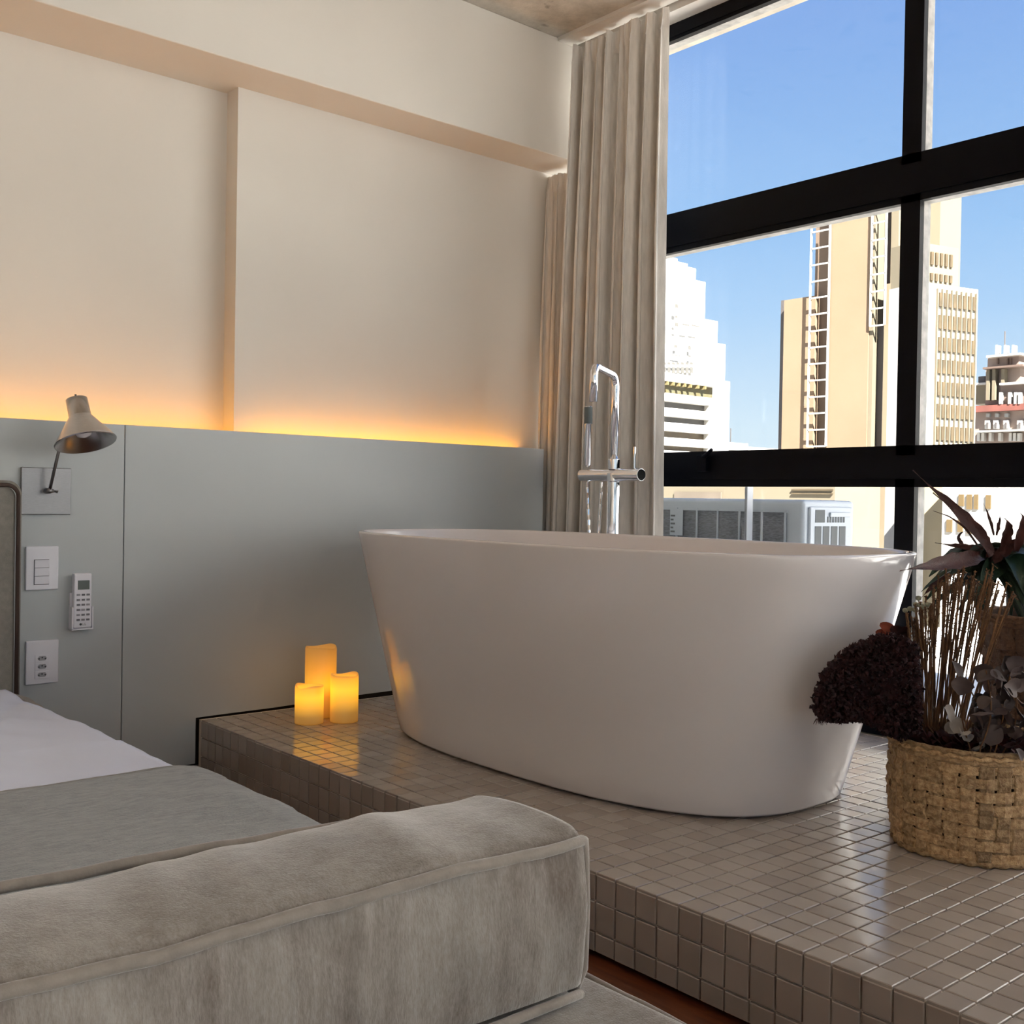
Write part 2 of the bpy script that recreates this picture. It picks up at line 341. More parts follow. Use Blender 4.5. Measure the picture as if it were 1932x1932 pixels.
# ------------------------------------------------------------------ headboard panels with the LED recess
hp = thing('wall_cladding', (1.19, YP, 0), 'waist-high grey-green panelling behind the bed, with a glowing ledge', 'wall panelling')
def panel_piece(x0, x1, notch=False):
    b = MB()
    if not notch: b.box(x0, x1, YP, YP + .022, 0.01, 1.04)
    else:
        P = [(x0, 0.01), (1.424, 0.01), (1.424, 0.1515), (1.70, 0.153), (2.0, 0.160), (x1, 0.166), (x1, 1.04), (x0, 1.04)]
        n = len(P); b.add([(p[0], YP, p[1]) for p in P] + [(p[0], YP + .022, p[1]) for p in P],
              [tuple(range(n)), tuple(reversed(range(n, 2 * n)))] + [(i, (i + 1) % n, n + (i + 1) % n, n + i) for i in range(n)])
    return ob('panel', b, M_panel, hp, bevel=0.0012, seg=1)
for a, b in ((-3.59, -2.11), (-2.108, -0.46), (-0.458, 1.192)): panel_piece(a, b)
panel_piece(1.1945, 2.848, True)
bk = MB(); bk.box(-3.58, 2.80, YP + .023, YP + .03, 0.0, 0.995); bk.box(-3.58, 1.58, YP + .03, YB2 - .001, .955, .975); bk.box(1.58, 2.80, YP + .03, YB - .001, .955, .975)
ob('backing', bk, mat('void', (0.02, 0.015, 0.012), 0.9), hp)
ob('end_cap', MB().box(2.801, 2.847, YP + .023, YB - .002, 0.02, 1.036), M_panel, hp)
led = tag(ob('led_strip', MB().box(-3.5, 1.575, 3.245, 3.257, 0.977, 0.983), mat('led_amber', (1, .6, .25), 0.5, emit=(1.0, 0.40, 0.022), estr=17)), 'long warm amber light strip behind the grey panelling, left of the wall step', 'light strip')
led2 = tag(ob('led_strip', MB().box(1.60, 2.792, 3.205, 3.215, 0.977, 0.983), mat('led_amber2', (1, .6, .25), 0.5, emit=(1.0, 0.39, 0.018), estr=23)), 'short warm amber light strip behind the grey panelling, ending by the curtain', 'light strip')
# ------------------------------------------------------------------ tiled platform
TUB = (2.1057, 2.0939)
BK1 = (2.162, 1.06)
pf = thing('tiled_platform', (2.18, 0.5, 0), 'low platform covered in small beige glazed square tiles, under the bathtub', 'platform')
X0P = 1.428; YE = -2.0
ob('core', MB().box(X0P + .006, 2.954, YE, 3.149, 0.0, ZP - .0045), M_grout, pf)
def tile_mesh(sx, sy, h=.004, ch=.0012, name='tile'):
    a, b = sx / 2, sy / 2
    v = [(-a, -b, -h), (a, -b, -h), (a, b, -h), (-a, b, -h), (-a, -b, -ch), (a, -b, -ch), (a, b, -ch), (-a, b, -ch), (-a + ch, -b + ch, 0), (a - ch, -b + ch, 0), (a - ch, b - ch, 0), (-a + ch, b - ch, 0)]
    f = [(0, 1, 5, 4), (1, 2, 6, 5), (2, 3, 7, 6), (3, 0, 4, 7), (4, 5, 9, 8), (5, 6, 10, 9), (6, 7, 11, 10), (7, 4, 8, 11), (8, 9, 10, 11)]
    return v, f
P_ = 0.0502; G_ = 0.0036
tv, tf = tile_mesh(P_ - G_, P_ - G_, .0055)
def hidden(px, py, w):
    if not (-20 < px < 1952 and -20 < py < 1952): return True
    if px < 1105 and py > 1490 + (0 if px > 915 else (915 - px) * .16): return True
    if (Vector((w[0], w[1])) - Vector(BK1)).length < .155: return True
    if px > 1695 and py < 1640 and w[1] > 1.0: return True
    dx, dy = (w[0] - TUB[0]) / .37, (w[1] - TUB[1]) / .7
    if dx ** 2.7 + abs(dy) ** 2.7 < 1 if dx > 0 else abs(dx) ** 2.7 + abs(dy) ** 2.7 < 1: return True
    return False
cells = []
ny = int((3.149 - YE) / P_); nx = int((2.954 - X0P) / P_)
y_off = (1.4154 % P_)
j = 0
yy = y_off + P_ * math.floor((YE - y_off) / P_) + P_
while yy + P_ < 3.15:
    for i in range(nx):
        cx, cy = X0P + (i + .5) * P_, yy + P_ / 2
        q = proj((cx, cy, ZP)) if cx * .65 + cy * .76 > .3 else (-999, 0, 9)
        cells.append((q[2] if not hidden(q[0], q[1], (cx, cy)) else 99, 't', cx, cy, ZP))
    # front rows
    for r, (za, zb) in enumerate(((0.0956, 0.1465), (0.0381, 0.0956), (0.0, 0.0381))):
        q = proj((X0P, yy + P_ / 2, (za + zb) / 2)) if X0P * .65 + yy * .76 > .3 else (-999, 0, 9)
        hd = (q[0] < 1110 and q[1] > 1470) or not (0 < q[0] < 1932 and q[1] < 1940)
        cells.append((q[2] - .15 if not hd else 99, 'f%d' % r, X0P, yy + P_ / 2, (za, zb)))
    yy += P_
cells.sort(key=lambda c: c[0])
me_t = MB().add(tv, tf).mesh('tile', M_tile)
me_f = {}
Rf = Matrix.Rotation(math.radians(-90), 4, 'Y')      # top (+z) -> -x
for r, (za, zb) in enumerate(((0.0956, 0.1465), (0.0381, 0.0956), (0.0, 0.0381))):
    v, f = tile_mesh(zb - za - G_, P_ - G_, .006)
    me_f['f%d' % r] = MB().add([Rf @ Vector(p) for p in v], f).mesh('tile', M_tile)
rest = MB()
pfl = wpos(pf)
for n_, (d, kind, cx, cy, cz) in enumerate(cells):
    jz = random.uniform(-.0004, .0003); tx, ty = random.gauss(0, .0045), random.gauss(0, .0045)
    if kind == 't':
        loc = Vector((cx, cy, ZP + jz)); me = me_t; rot = Euler((tx, ty, 0))
    else:
        loc = Vector((X0P + jz, cy, (cz[0] + cz[1]) / 2)); me = me_f[kind]; rot = Euler((0, tx, ty))
    if n_ < 300 and d < 90:
        link('tile', me, pf, loc - pfl, rot)
    else:
        mm = Matrix.Translation(loc) @ rot.to_matrix().to_4x4()
        rest.add([mm @ v.co for v in me.vertices], [tuple(p.vertices) for p in me.polygons])
tag(ob('tile_field', rest, M_tile, pf, recalc=False), 'remaining small square tiles', kind='stuff')
# ------------------------------------------------------------------ bathtub
def srg(cx, cy, a, b, n, z, N=120):
    r = []
    for k in range(N):
        t = 2 * math.pi * k / N; c, s = math.cos(t), math.sin(t)
        r.append(Vector((cx + a * math.copysign(abs(c) ** (2 / n), c), cy + b * math.copysign(abs(s) ** (2 / n), s), z)))
    return r
tub = thing('bathtub', (TUB[0], TUB[1], ZP), 'large white oval freestanding bathtub with sloping ends, on the tiled platform', 'bathtub')
hz = 0.737
cx, cy = TUB; rings = []
rings.append(srg(cx, cy, .345, .672, 2.68, ZP + .007)); rings.append(srg(cx, cy, .3625, .689, 2.68, ZP + .007)); rings.append(srg(cx, cy, .3655, .692, 2.68, ZP + .012))
for t in [i / 14 for i in range(1, 15)]:
    z = ZP + .012 + (hz - .006 - ZP - .012) * t
    rings.append(srg(cx - .02 * t, cy - .003 * t, .366 + .036 * t, .6925 + .1715 * t, 2.68 + .31 * t, z))
ox, oy = cx - .02, cy - .003
rings += [srg(ox, oy, .4015, .8635, 2.99, hz - .002), srg(ox, oy, .398, .860, 2.99, hz), srg(ox, oy, .388, .850, 2.99, hz), srg(ox, oy, .3845, .8465, 2.99, hz - .002), srg(ox, oy, .382, .844, 2.95, hz - .008)]
for t, z in ((.1, .66), (.3, .55), (.5, .45), (.7, .36), (.85, .28), (.93, .235), (1.0, .215)):
    rings.append(srg(ox, oy, .382 - .10 * t ** 1.2, .844 - .23 * t ** 1.2, 2.9, z))
for s_ in (.85, .6, .3, .05): rings.append(srg(ox, oy, .282 * s_, .614 * s_, 2.6, .205 - .004 * (1 - s_)))
ob('shell', MB().loft(rings), M_white, tub, smooth=True)
ob('foot_base', MB().loft([srg(cx, cy, .335, .66, 2.68, ZP), srg(cx, cy, .335, .66, 2.68, ZP + .008)]), mat('base_shadow_dark', (.03, .03, .03), .8), tub)  # inset foot coloured near-black as the shadow under the tub
ob('drain', MB().lathe([(.03, 0), (.034, .004), (.012, .006)], (ox, oy - .35, .2045), 24), M_chrome, tub, smooth=True)
# ------------------------------------------------------------------ faucet
fx, fy = 2.62, 2.545
fc = thing('bath_faucet', (fx, fy, ZP), 'tall chrome floor-standing bath faucet with hand shower behind the tub', 'faucet')
ob('floor_flange', MB().lathe([(.055, 0), (.055, .008), (.02, .012)], (fx, fy, ZP), 32), M_chrome, fc, smooth=True)
ob('post', MB().lathe([(.0205, 0), (.0205, .755), (.024, .757), (.024, .785), (.0205, .786)], (fx, fy, ZP), 32), M_chrome, fc, bevel=.001)
ob('valve_bar', MB().tube([(fx, 2.70, .928), (fx, 2.42, .928)], .021, 32), M_chrome, fc, bevel=.002)
ob('collar', MB().lathe([(.020, 0), (.020, .035)], (fx, fy, .947), 32), M_chrome, fc, bevel=.0015)
sp = [(fx, fy, .96), (fx, fy, 1.21)]
tipc = Vector((2.45, 2.477, 1.275)); a0 = Vector((fx, fy, 1.262))
dirn = (tipc - a0).normalized()
for t in range(0, 7):
    a = t / 6 * math.pi / 2
    sp.append(Vector((fx, fy, 1.225)) + Vector((0, 0, 1)) * .037 * math.sin(a) + dirn * .037 * (1 - math.cos(a)))
sp.append(tipc - dirn * .035)
for t in range(1, 7):
    a = t / 6 * math.pi / 2
    sp.append(tipc - dirn * .03 + dirn * .03 * math.sin(a) - Vector((0, 0, 1)) * .03 * (1 - math.cos(a)))
sp.append(Vector((tipc.x, tipc.y, 1.158)))
ob('spout', MB().tube(sp, .0135, 20), M_chrome, fc, smooth=True)
hx, hy = fx, 2.672
hs = ob('hand_shower', MB().lathe([(.006, 0), (.0115, .01), (.0115, .165), (.0135, .17), (.0135, .21), (.009, .213)], (hx, hy, .955), 24), M_chrome, fc, smooth=True)
tag(ob('grip', MB().lathe([(.0142, 0), (.0142, .058)], (hx, hy, 1.105), 24, ), mat('grey_grip', (.12, .14, .14), .7), hs), 'dark grey grip')
ob('lever', MB().tube([(fx, 2.452, .945), (fx, 2.452, 1.02)], .0042, 12), M_chrome, fc)
hose = []
for i in range(60):
    t = i / 59
    hose.append((fx - .03 * math.sin(t * math.pi), 2.672 - .055 * math.sin(t * math.pi) * (1 if t < .8 else 1) + (.0 if t < .5 else -.07 * (t - .5) * 2), .905 - .36 * math.sin(t * math.pi)))
ob('hose', MB().tube(hose, [.0065 if i % 2 else .0052 for i in range(60)], 10), M_chrome, fc)
# ------------------------------------------------------------------ curtains
def curtain(name, path, zt, zb, amp, seed, label, parts_header=True):
    rnd = random.Random(seed)
    base = path[0][0]; root = thing(name, (base[0], (path[0][0][1] + path[0][1][1]) / 2, zb), label, 'curtain', None)
    nf = path[2]; N = nf * 14
    ws = [rnd.uniform(.6, 1.5) for _ in range(nf)]; tot = sum(ws); cum = [0]
    for q in ws: cum.append(cum[-1] + q / tot)
    ph = [rnd.uniform(-.6, .6) for _ in range(nf)]; am = [rnd.uniform(.55, 1.25) for _ in range(nf)]
    def shape(u, v):      # u along, v 0 top .. 1 bottom
        k = min(nf - 1, max(i for i in range(nf) if cum[i] <= u + 1e-9)); l = (u - cum[k]) / (cum[k + 1] - cum[k])
        (a, b), (c, d) = path[0], path[1]
        pt = Vector(a).lerp(Vector(b), u); pb = Vector(c).lerp(Vector(d), u); p = pt.lerp(pb, v ** 1.3)
        A = amp * am[k] * (0.55 + .45 * min(1, v * 3)) * (1 + .25 * math.sin(v * 2.2 + ph[k] * 4))
        off = A * (math.sin(math.pi * l) ** 0.75 * (1 if k % 2 == 0 else -1))
        lean = .012 * math.sin(v * 3 + ph[k] * 5)
        sway = (A * .35) * math.sin(2 * math.pi * l) * (1 if k % 2 else -1)
        z = zt + (zb - zt) * v
        if v < .02: off *= .6
        return Vector((p[0] - off + lean, p[1] + sway + lean * .6, z + (rnd.uniform(-.002, .002) if v == 0 else 0)))
    nv = 40
    ob('panel_cloth', MB().grid(lambda u, v: shape(min(u, .99999), v), N, nv), M_curtain, root, smooth=True, recalc=False)
    hd = MB().grid(lambda u, v: shape(min(u, .99999), v * .028) + Vector((-.003, 0, .012 * (1 - v))), N, 4)
    tag(ob('heading_tape', hd, M_curtain, root, smooth=True, recalc=False), 'gathered heading')
    return root
curtain('curtain', (((2.86, 3.03), (2.865, 2.555)), ((2.85, 3.085), (2.865, 2.525)), 15), 2.565, 0.165, .038, 3, 'tall gathered linen curtain hanging from the ceiling beside the window')
curtain('curtain', (((2.935, 3.250), (2.93, 3.062)), ((2.915, 3.238), (2.93, 3.062)), 6), 2.128, 0.165, .032, 9, 'short gathered linen curtain tucked under the beam in the corner')
# ------------------------------------------------------------------ candles
def candle(x, y, r, h, label, prof, strength):
    t = thing('led_candle', (x, y, ZP), label, 'candle', 'flameless candles by the tub')
    N = 40; rings = []
    def rim(a): return .0028 * math.sin(a * 2 + x * 40) + .002 * math.sin(a * 3 + 1)
    for z in (0, .004, h * .25, h * .5, h * .75, h - .004):
        rr = r * (.985 if z == 0 else 1)
        rings.append([Vector((x + rr * math.cos(2 * math.pi * k / N), y + rr * math.sin(2 * math.pi * k / N), ZP + z + (rim(2 * math.pi * k / N) * (z / h) ** 6))) for k in range(N)])
    for rr, dz in ((.97, .002), (.86, .002), (.8, -.006), (.5, -.012), (.05, -.014)):
        rings.append([Vector((x + r * rr * math.cos(2 * math.pi * k / N), y + r * rr * math.sin(2 * math.pi * k / N), ZP + h + dz + (rim(2 * math.pi * k / N) if rr > .82 else 0))) for k in range(N)])
    ob('wax_body', MB().loft(rings), wax_mat('candle_wax_%d' % int(h * 1000), *prof, strength, .97), t, smooth=True)
for a in (('s', 1.671, 2.893, .0435, .112, 'smallest candle, glowing amber, in front at left of the group', (.18, .93, .68), .62),
          ('m', 1.770, 2.853, .0430, .142, 'medium candle, glowing amber, at right of the group near the tub', (.20, .90, .68), .62),
          ('l', 1.752, 2.965, .0490, .216, 'tallest candle, standing behind the other two', (.30, .66, .45), .36)):
    pr = a[6]
    candle(a[1], a[2], a[3], a[4], a[5], (pr[0], pr[1], pr[2]), a[7])
# ------------------------------------------------------------------ wall lamp
wl = thing('wall_lamp', (.973, YP, .84), 'brushed nickel wall reading lamp with cone shade above the light switch', 'lamp')
p0, p1 = at(40, 881, 1, 3.142), at(133, 971, 1, 3.142)
ob('wall_plate', MB().box(p0.x, p1.x, 3.139, 3.15, p1.z, p0.z), M_nickel, wl, bevel=.002)
jn = at(93, 926, 1, 3.115); sh_a = at(111, 850, 1, 3.085)
ob('joint', MB().tube([(jn.x, 3.139, jn.z), (jn.x, 3.108, jn.z)], .0075, 16).tube([(jn.x - .008, 3.115, jn.z - .003), (jn.x + .012, 3.115, jn.z)], .005, 12), M_nickel, wl, smooth=True)
ob('wing_knob', MB().tube([(jn.x + .010, 3.112, jn.z), (jn.x + .022, 3.112, jn.z - .002)], [.003, .0065], 10, flat=.4), M_nickel, wl, smooth=True)
ob('arm', MB().tube([(jn.x, 3.113, jn.z), tuple(sh_a), tuple(at(126, 800, 1, 3.07))], .0042, 12), M_nickel, wl, smooth=True)
mouth = at(162, 836, 1, 3.00); cap = at(144, 752, 1, 3.045)
ax = (mouth - cap).normalized(); hgt = (mouth - cap).length
rot = (-ax).to_track_quat('Z', 'Y').to_matrix().to_4x4()
sh = MB(); pr = [(.080, 0), (.0815, .003), (.033, hgt * .56), (.031, hgt * .58), (.0295, hgt * .6), (.0285, hgt * .98), (.020, hgt * 1.0), (.003, hgt * 1.0)]
pin = [(.003, hgt * .97), (.026, hgt * .95), (.029, hgt * .58), (.031, hgt * .555), (.0785, .0)]
lm = rot
sh.lathe(pr[1:] + [], mouth, 64, caps=False, mtx=lm); sh.lathe([(.0815, .003), (.0800, .0)] + list(reversed(pin)), mouth, 64, caps=False, mtx=lm)
ob('lamp_shade', sh, M_shade, wl, smooth=True)
ob('switch_stem', MB().tube([cap - ax * .001, cap - ax * .012], .003, 8), M_dark, wl)
ob('bulb', MB().lathe([(.012, .09), (.013, .07), (.024, .05), (.026, .038), (.018, .022), (.002, .016)], mouth, 24, mtx=lm), mat('bulb_glass', (.75, .72, .75), .2), wl, smooth=True)
# ------------------------------------------------------------------ switch, outlet, remote
YW = 3.15
def plate(name, px0, py0, px1, py1, label, cat):
    a, b = at(px0, py0, 1, YW - .004), at(px1, py1, 1, YW - .004); h = 0.122
    b.z = a.z - h
    t = thing(name, ((a.x + b.x) / 2, YW, b.z), label, cat)
    ob('cover_plate', MB().box(a.x, b.x, YW - .009, YW, b.z, a.z), M_plast, t, bevel=.003, seg=3)
    return t, a, b
t, a, b = plate('light_switch', 48, 1031, 109, 1116, 'white three-rocker light switch under the wall lamp', 'switch')
mx_, mz_ = (a.x + b.x) / 2 - .002, (a.z + b.z) / 2 - .001
ob('rocker_gap_shade', MB().box(mx_ - .0205, mx_ + .0200, YW - .0096, YW - .008, mz_ - .0455, mz_ + .0255), M_grey, t)  # dark sheet standing in for the shade in the gaps around the rockers
for i in range(3):
    z = mz_ + .024 - i * .0228
    bx_ = MB(); bx_.add([(mx_ - .019, YW - .009, z - .0215), (mx_ + .019, YW - .009, z - .0215), (mx_ + .019, YW - .009, z), (mx_ - .019, YW - .009, z),
                        (mx_ - .019, YW - .0115, z - .0215), (mx_ + .019, YW - .0115, z - .0215), (mx_ + .019, YW - .0135, z), (mx_ - .019, YW - .0135, z)],
                       [(0, 3, 2, 1), (4, 5, 6, 7), (0, 1, 5, 4), (1, 2, 6, 5), (2, 3, 7, 6), (3, 0, 4, 7)])
    ob('rocker', bx_, M_plast, t)
t, a, b = plate('power_outlet', 48, 1210, 109, 1295, 'white wall plate with three power sockets, below the light switch', 'outlet')
mx_, mz_ = (a.x + b.x) / 2 - .001, (a.z + b.z) / 2 - .001
for i in range(3):
    z = mz_ + .023 - i * .0228
    so = MB()
    so.box(mx_ - .019, mx_ + .019, YW - .0105, YW - .009, z - .0218, z)
    o = ob('socket', so, M_plast, t, bevel=.0008)
    hx_ = MB(); zc = z - .011
    P = [(-.0125, 0), (-.0085, .0062), (.0085, .0062), (.0125, 0), (.0085, -.0062), (-.0085, -.0062)]
    hx_.add([(mx_ + p[0], YW - .0108, zc + p[1]) for p in P], [tuple(range(6))])
    ob('recess', hx_, mat('socket_recess', (.33, .33, .36), .5), o)
    pn = MB()
    for dx, dz in ((-.0085, -.001), (0, .002), (.0085, -.001)):
        pn.tube([(mx_ + dx, YW - .0112, zc + dz), (mx_ + dx, YW - .0107, zc + dz)], .0022, 8)
    ob('pin_hole', pn, M_dark, o)
# remote in its holder
a, b = at(137, 1082, 1, 3.125), at(178, 1186, 1, 3.125)
rx0, rx1 = a.x + .002, a.x + .052; rz1, rz0 = a.z, a.z - .155
rc = thing('remote_control', ((rx0 + rx1) / 2, 3.125, rz0), 'white air-conditioner remote control standing in its wall holder', 'remote')
ob('case', MB().box(rx0, rx1, 3.118, 3.137, rz0, rz1), M_plast, rc, bevel=.004, seg=3)
w_ = rx1 - rx0
ob('screen', MB().box(rx0 + .011, rx1 - .007, 3.1165, 3.119, rz1 - .046, rz1 - .020), mat('lcd', (.07, .09, .08), .25), rc, bevel=.0008)
for r in range(6):
    for c_ in range(3):
        bx0 = rx0 + .008 + c_ * .0135; bz = rz1 - .058 - r * .0142
        o = ob('button', MB().box(bx0, bx0 + .009, 3.1166, 3.1185, bz - .0055, bz), M_grey if (r + c_) % 4 else mat('mid_grey', (.3, .3, .33), .5), rc)
cu = bpy.data.curves.new('t', 'FONT'); cu.body = 'LG'; cu.size = .0085; cu.extrude = .0002
to = bpy.data.objects.new('t', cu); COL.objects.link(to)
bpy.context.view_layer.update()
tme = bpy.data.meshes.new_from_object(to); COL.objects.unlink(to); bpy.data.objects.remove(to)
tme.materials.append(M_dark)
lx, lz = rx0 + .024, rz0 + .0075
tme.transform(Matrix.Translation(Vector((lx, 3.1176, lz)) - wpos(rc)) @ Matrix.Rotation(math.radians(90), 4, 'X'))
link('lettering', tme, rc)
ob('round_emblem', MB().tube([(lx - .0045, 3.1174, lz + .003), (lx - .0045, 3.1182, lz + .003)], .0034, 16), M_dark, rc)
rh = thing('remote_holder', ((rx0 + rx1) / 2, 3.14, rz0 - .004), 'white plastic cradle on the panelling that holds the remote control', 'holder')
hb_ = MB(); hb_.box(rx0 - .004, rx1 + .004, 3.138, 3.1495, rz0 - .004, rz0 + .10)
ob('back_plate', hb_, M_plast, rh, bevel=.001)
ob('pocket', MB().box(rx0 - .005, rx0 - .001, 3.117, 3.139, rz0 - .005, rz0 + .060).box(rx1 + .001, rx1 + .005, 3.117, 3.139, rz0 - .005, rz0 + .060).box(rx0 - .005, rx1 + .005, 3.117, 3.139, rz0 - .006, rz0 - .001), M_plast, rh, bevel=.0008, seg=1)
# ------------------------------------------------------------------ bed
def noise1(x, s=0): return math.sin(x * 1.7 + s) * .5 + math.sin(x * 3.9 + s * 2.1) * .3 + math.sin(x * 9.1 + s * .7) * .2
bed = thing('bed', (-.1, 2.1, 0), 'low taupe upholstered bed with the padded headboard against the panelling', 'bed')
def mattress(u, v):
    # u along y (1.06..3.05), v across: down the right side then over the top and down the left
    y = 1.06 + u * 1.99
    w = .012 * noise1(y * 6, 1); sag = .010 * math.exp(-((y - 2.16) / .10) ** 2)
    prof = [(.89 + w, 0.02), (.905 + w * 1.5, .12), (.912 + w, .20), (.908 + w, .262), (.892 + w, .287 - sag), (.862, .299 - sag * 1.2), (.80, .302), (.4, .304), (-.2, .304), (-.8, .304), (-1.02, .300), (-1.08, .28), (-1.09, .2), (-1.08, .02)]
    k = v * (len(prof) - 1); i = min(int(k), len(prof) - 2); f = k - i
    x_, z_ = prof[i][0] * (1 - f) + prof[i + 1][0] * f, prof[i][1] * (1 - f) + prof[i + 1][1] * f
    return Vector((x_, y, z_ + .003 * noise1(y * 5 + x_ * 7, 3)))
ob('mattress', MB().grid(mattress, 60, 66).add([(-1.08, 3.05, .02), (.88, 3.05, .02), (.86, 3.05, .30), (-1.02, 3.05, .30)], [(0, 1, 2, 3)]).add([(-1.08, 1.06, .02), (.88, 1.06, .02), (.86, 1.06, .30), (-1.02, 1.06, .30)], [(0, 1, 2, 3)]), M_hb if False else mat('mattress_cover', (.20, .18, .155), .92, var=.1, scale=80, bump=.15, bscale=350, sheen=.3), bed, smooth=True, recalc=False)
# headboard cushion with rounded right top corner
def rr_prof(x0, x1, z0, z1, r, n=8):
    P = [(x0, z0), (x1, z0)]
    for i in range(n + 1):
        a = i / n * math.pi / 2; P.append((x1 - r + r * math.cos(a), z1 - r + r * math.sin(a)))
    for i in range(n + 1):
        a = math.pi / 2 + i / n * math.pi / 2; P.append((x0 + r + r * math.cos(a), z1 - r + r * math.sin(a)))
    return P
P = rr_prof(-1.1, .866, .24, .852, .028); n = len(P)
hbm = MB(); rgs = [[Vector((p[0] * 1.0, y, p[1])) for p in P] for y in (3.05, 3.148)]
ob('headboard', hbm.loft(rgs), M_hb, bed, bevel=.008, seg=3)
Pp = rr_prof(-1.104, .870, .24, .856, .03)[1:-1]
tag(ob('piping', MB().tube([Vector((p[0], 3.046, p[1])) for p in Pp], .0055, 8), M_hbpipe, bed, smooth=True), 'dark brown piping')
Pq = rr_prof(-1.112, .8775, .26, .863, .032)[1:-1]
ob('border_band', MB().tube([Vector((p[0], 3.062, p[1])) for p in Pq], .0055, 8), M_hb, bed, smooth=True)
# sheet: lies on the mattress, up to the grey blanket
def sheet(u, v):
    y = 1.90 + u * 1.145; xr = .842 + .030 * (1 - u) * 1.0 + .004 * noise1(y * 9)
    x_ = -1.0 + v * (xr + 1.0)
    d = 0
    z_ = .3065 + .004 * noise1(y * 5 + x_ * 7, 3)
    # a soft crease running towards the foot
    q = (x_ - .50) - (2.35 - y) * -.55
    z_ += .007 * math.exp(-(q / .018) ** 2) * (1 if 1.9 < y < 2.5 else 0) - .006 * math.exp(-((q - .035) / .02) ** 2)
    q2 = (y - 2.33) + (x_ - .62) * .25; z_ += .004 * math.exp(-(q2 / .012) ** 2)
    z_ += .0025 * math.sin(x_ * 31 + y * 9) * math.sin(y * 17)
    return Vector((x_, y, z_ + .004))
tag(ob('bed_sheet', MB().grid(sheet, 90, 140), M_sheet, smooth=True, recalc=False, solid=.003), 'white cotton sheet with soft creases lying on the bed', 'sheet')
def blanket(u, v):
    # v: 0 hanging on the right side -> 1 far left
    yfar = 1.972 + .010 * math.sin(v * 5); y = 1.085 + u * (yfar - 1.085)
    prof = [(.915, .10), (.926, .16), (.934, .22), (.934, .268), (.922, .298), (.897, .313), (.86, .3185), (.7, .3195), (.3, .320), (-.3, .320), (-.9, .318), (-1.05, .312), (-1.11, .29), (-1.12, .15)]
    k = v * (len(prof) - 1); i = min(int(k), len(prof) - 2); f = k - i
    x_, z_ = prof[i][0] * (1 - f) + prof[i + 1][0] * f, prof[i][1] * (1 - f) + prof[i + 1][1] * f
    drop = .5 * (1 - u)
    if v < .35: x_ += .006 * noise1(y * 13, 2)
    return Vector((x_, y, z_ + .0035 * noise1(y * 6 + x_ * 5, 1)))
tag(ob('blanket', MB().grid(blanket, 50, 100), M_blanket, smooth=True, recalc=False, solid=.006), 'grey woollen blanket spread across the foot of the bed', 'blanket')
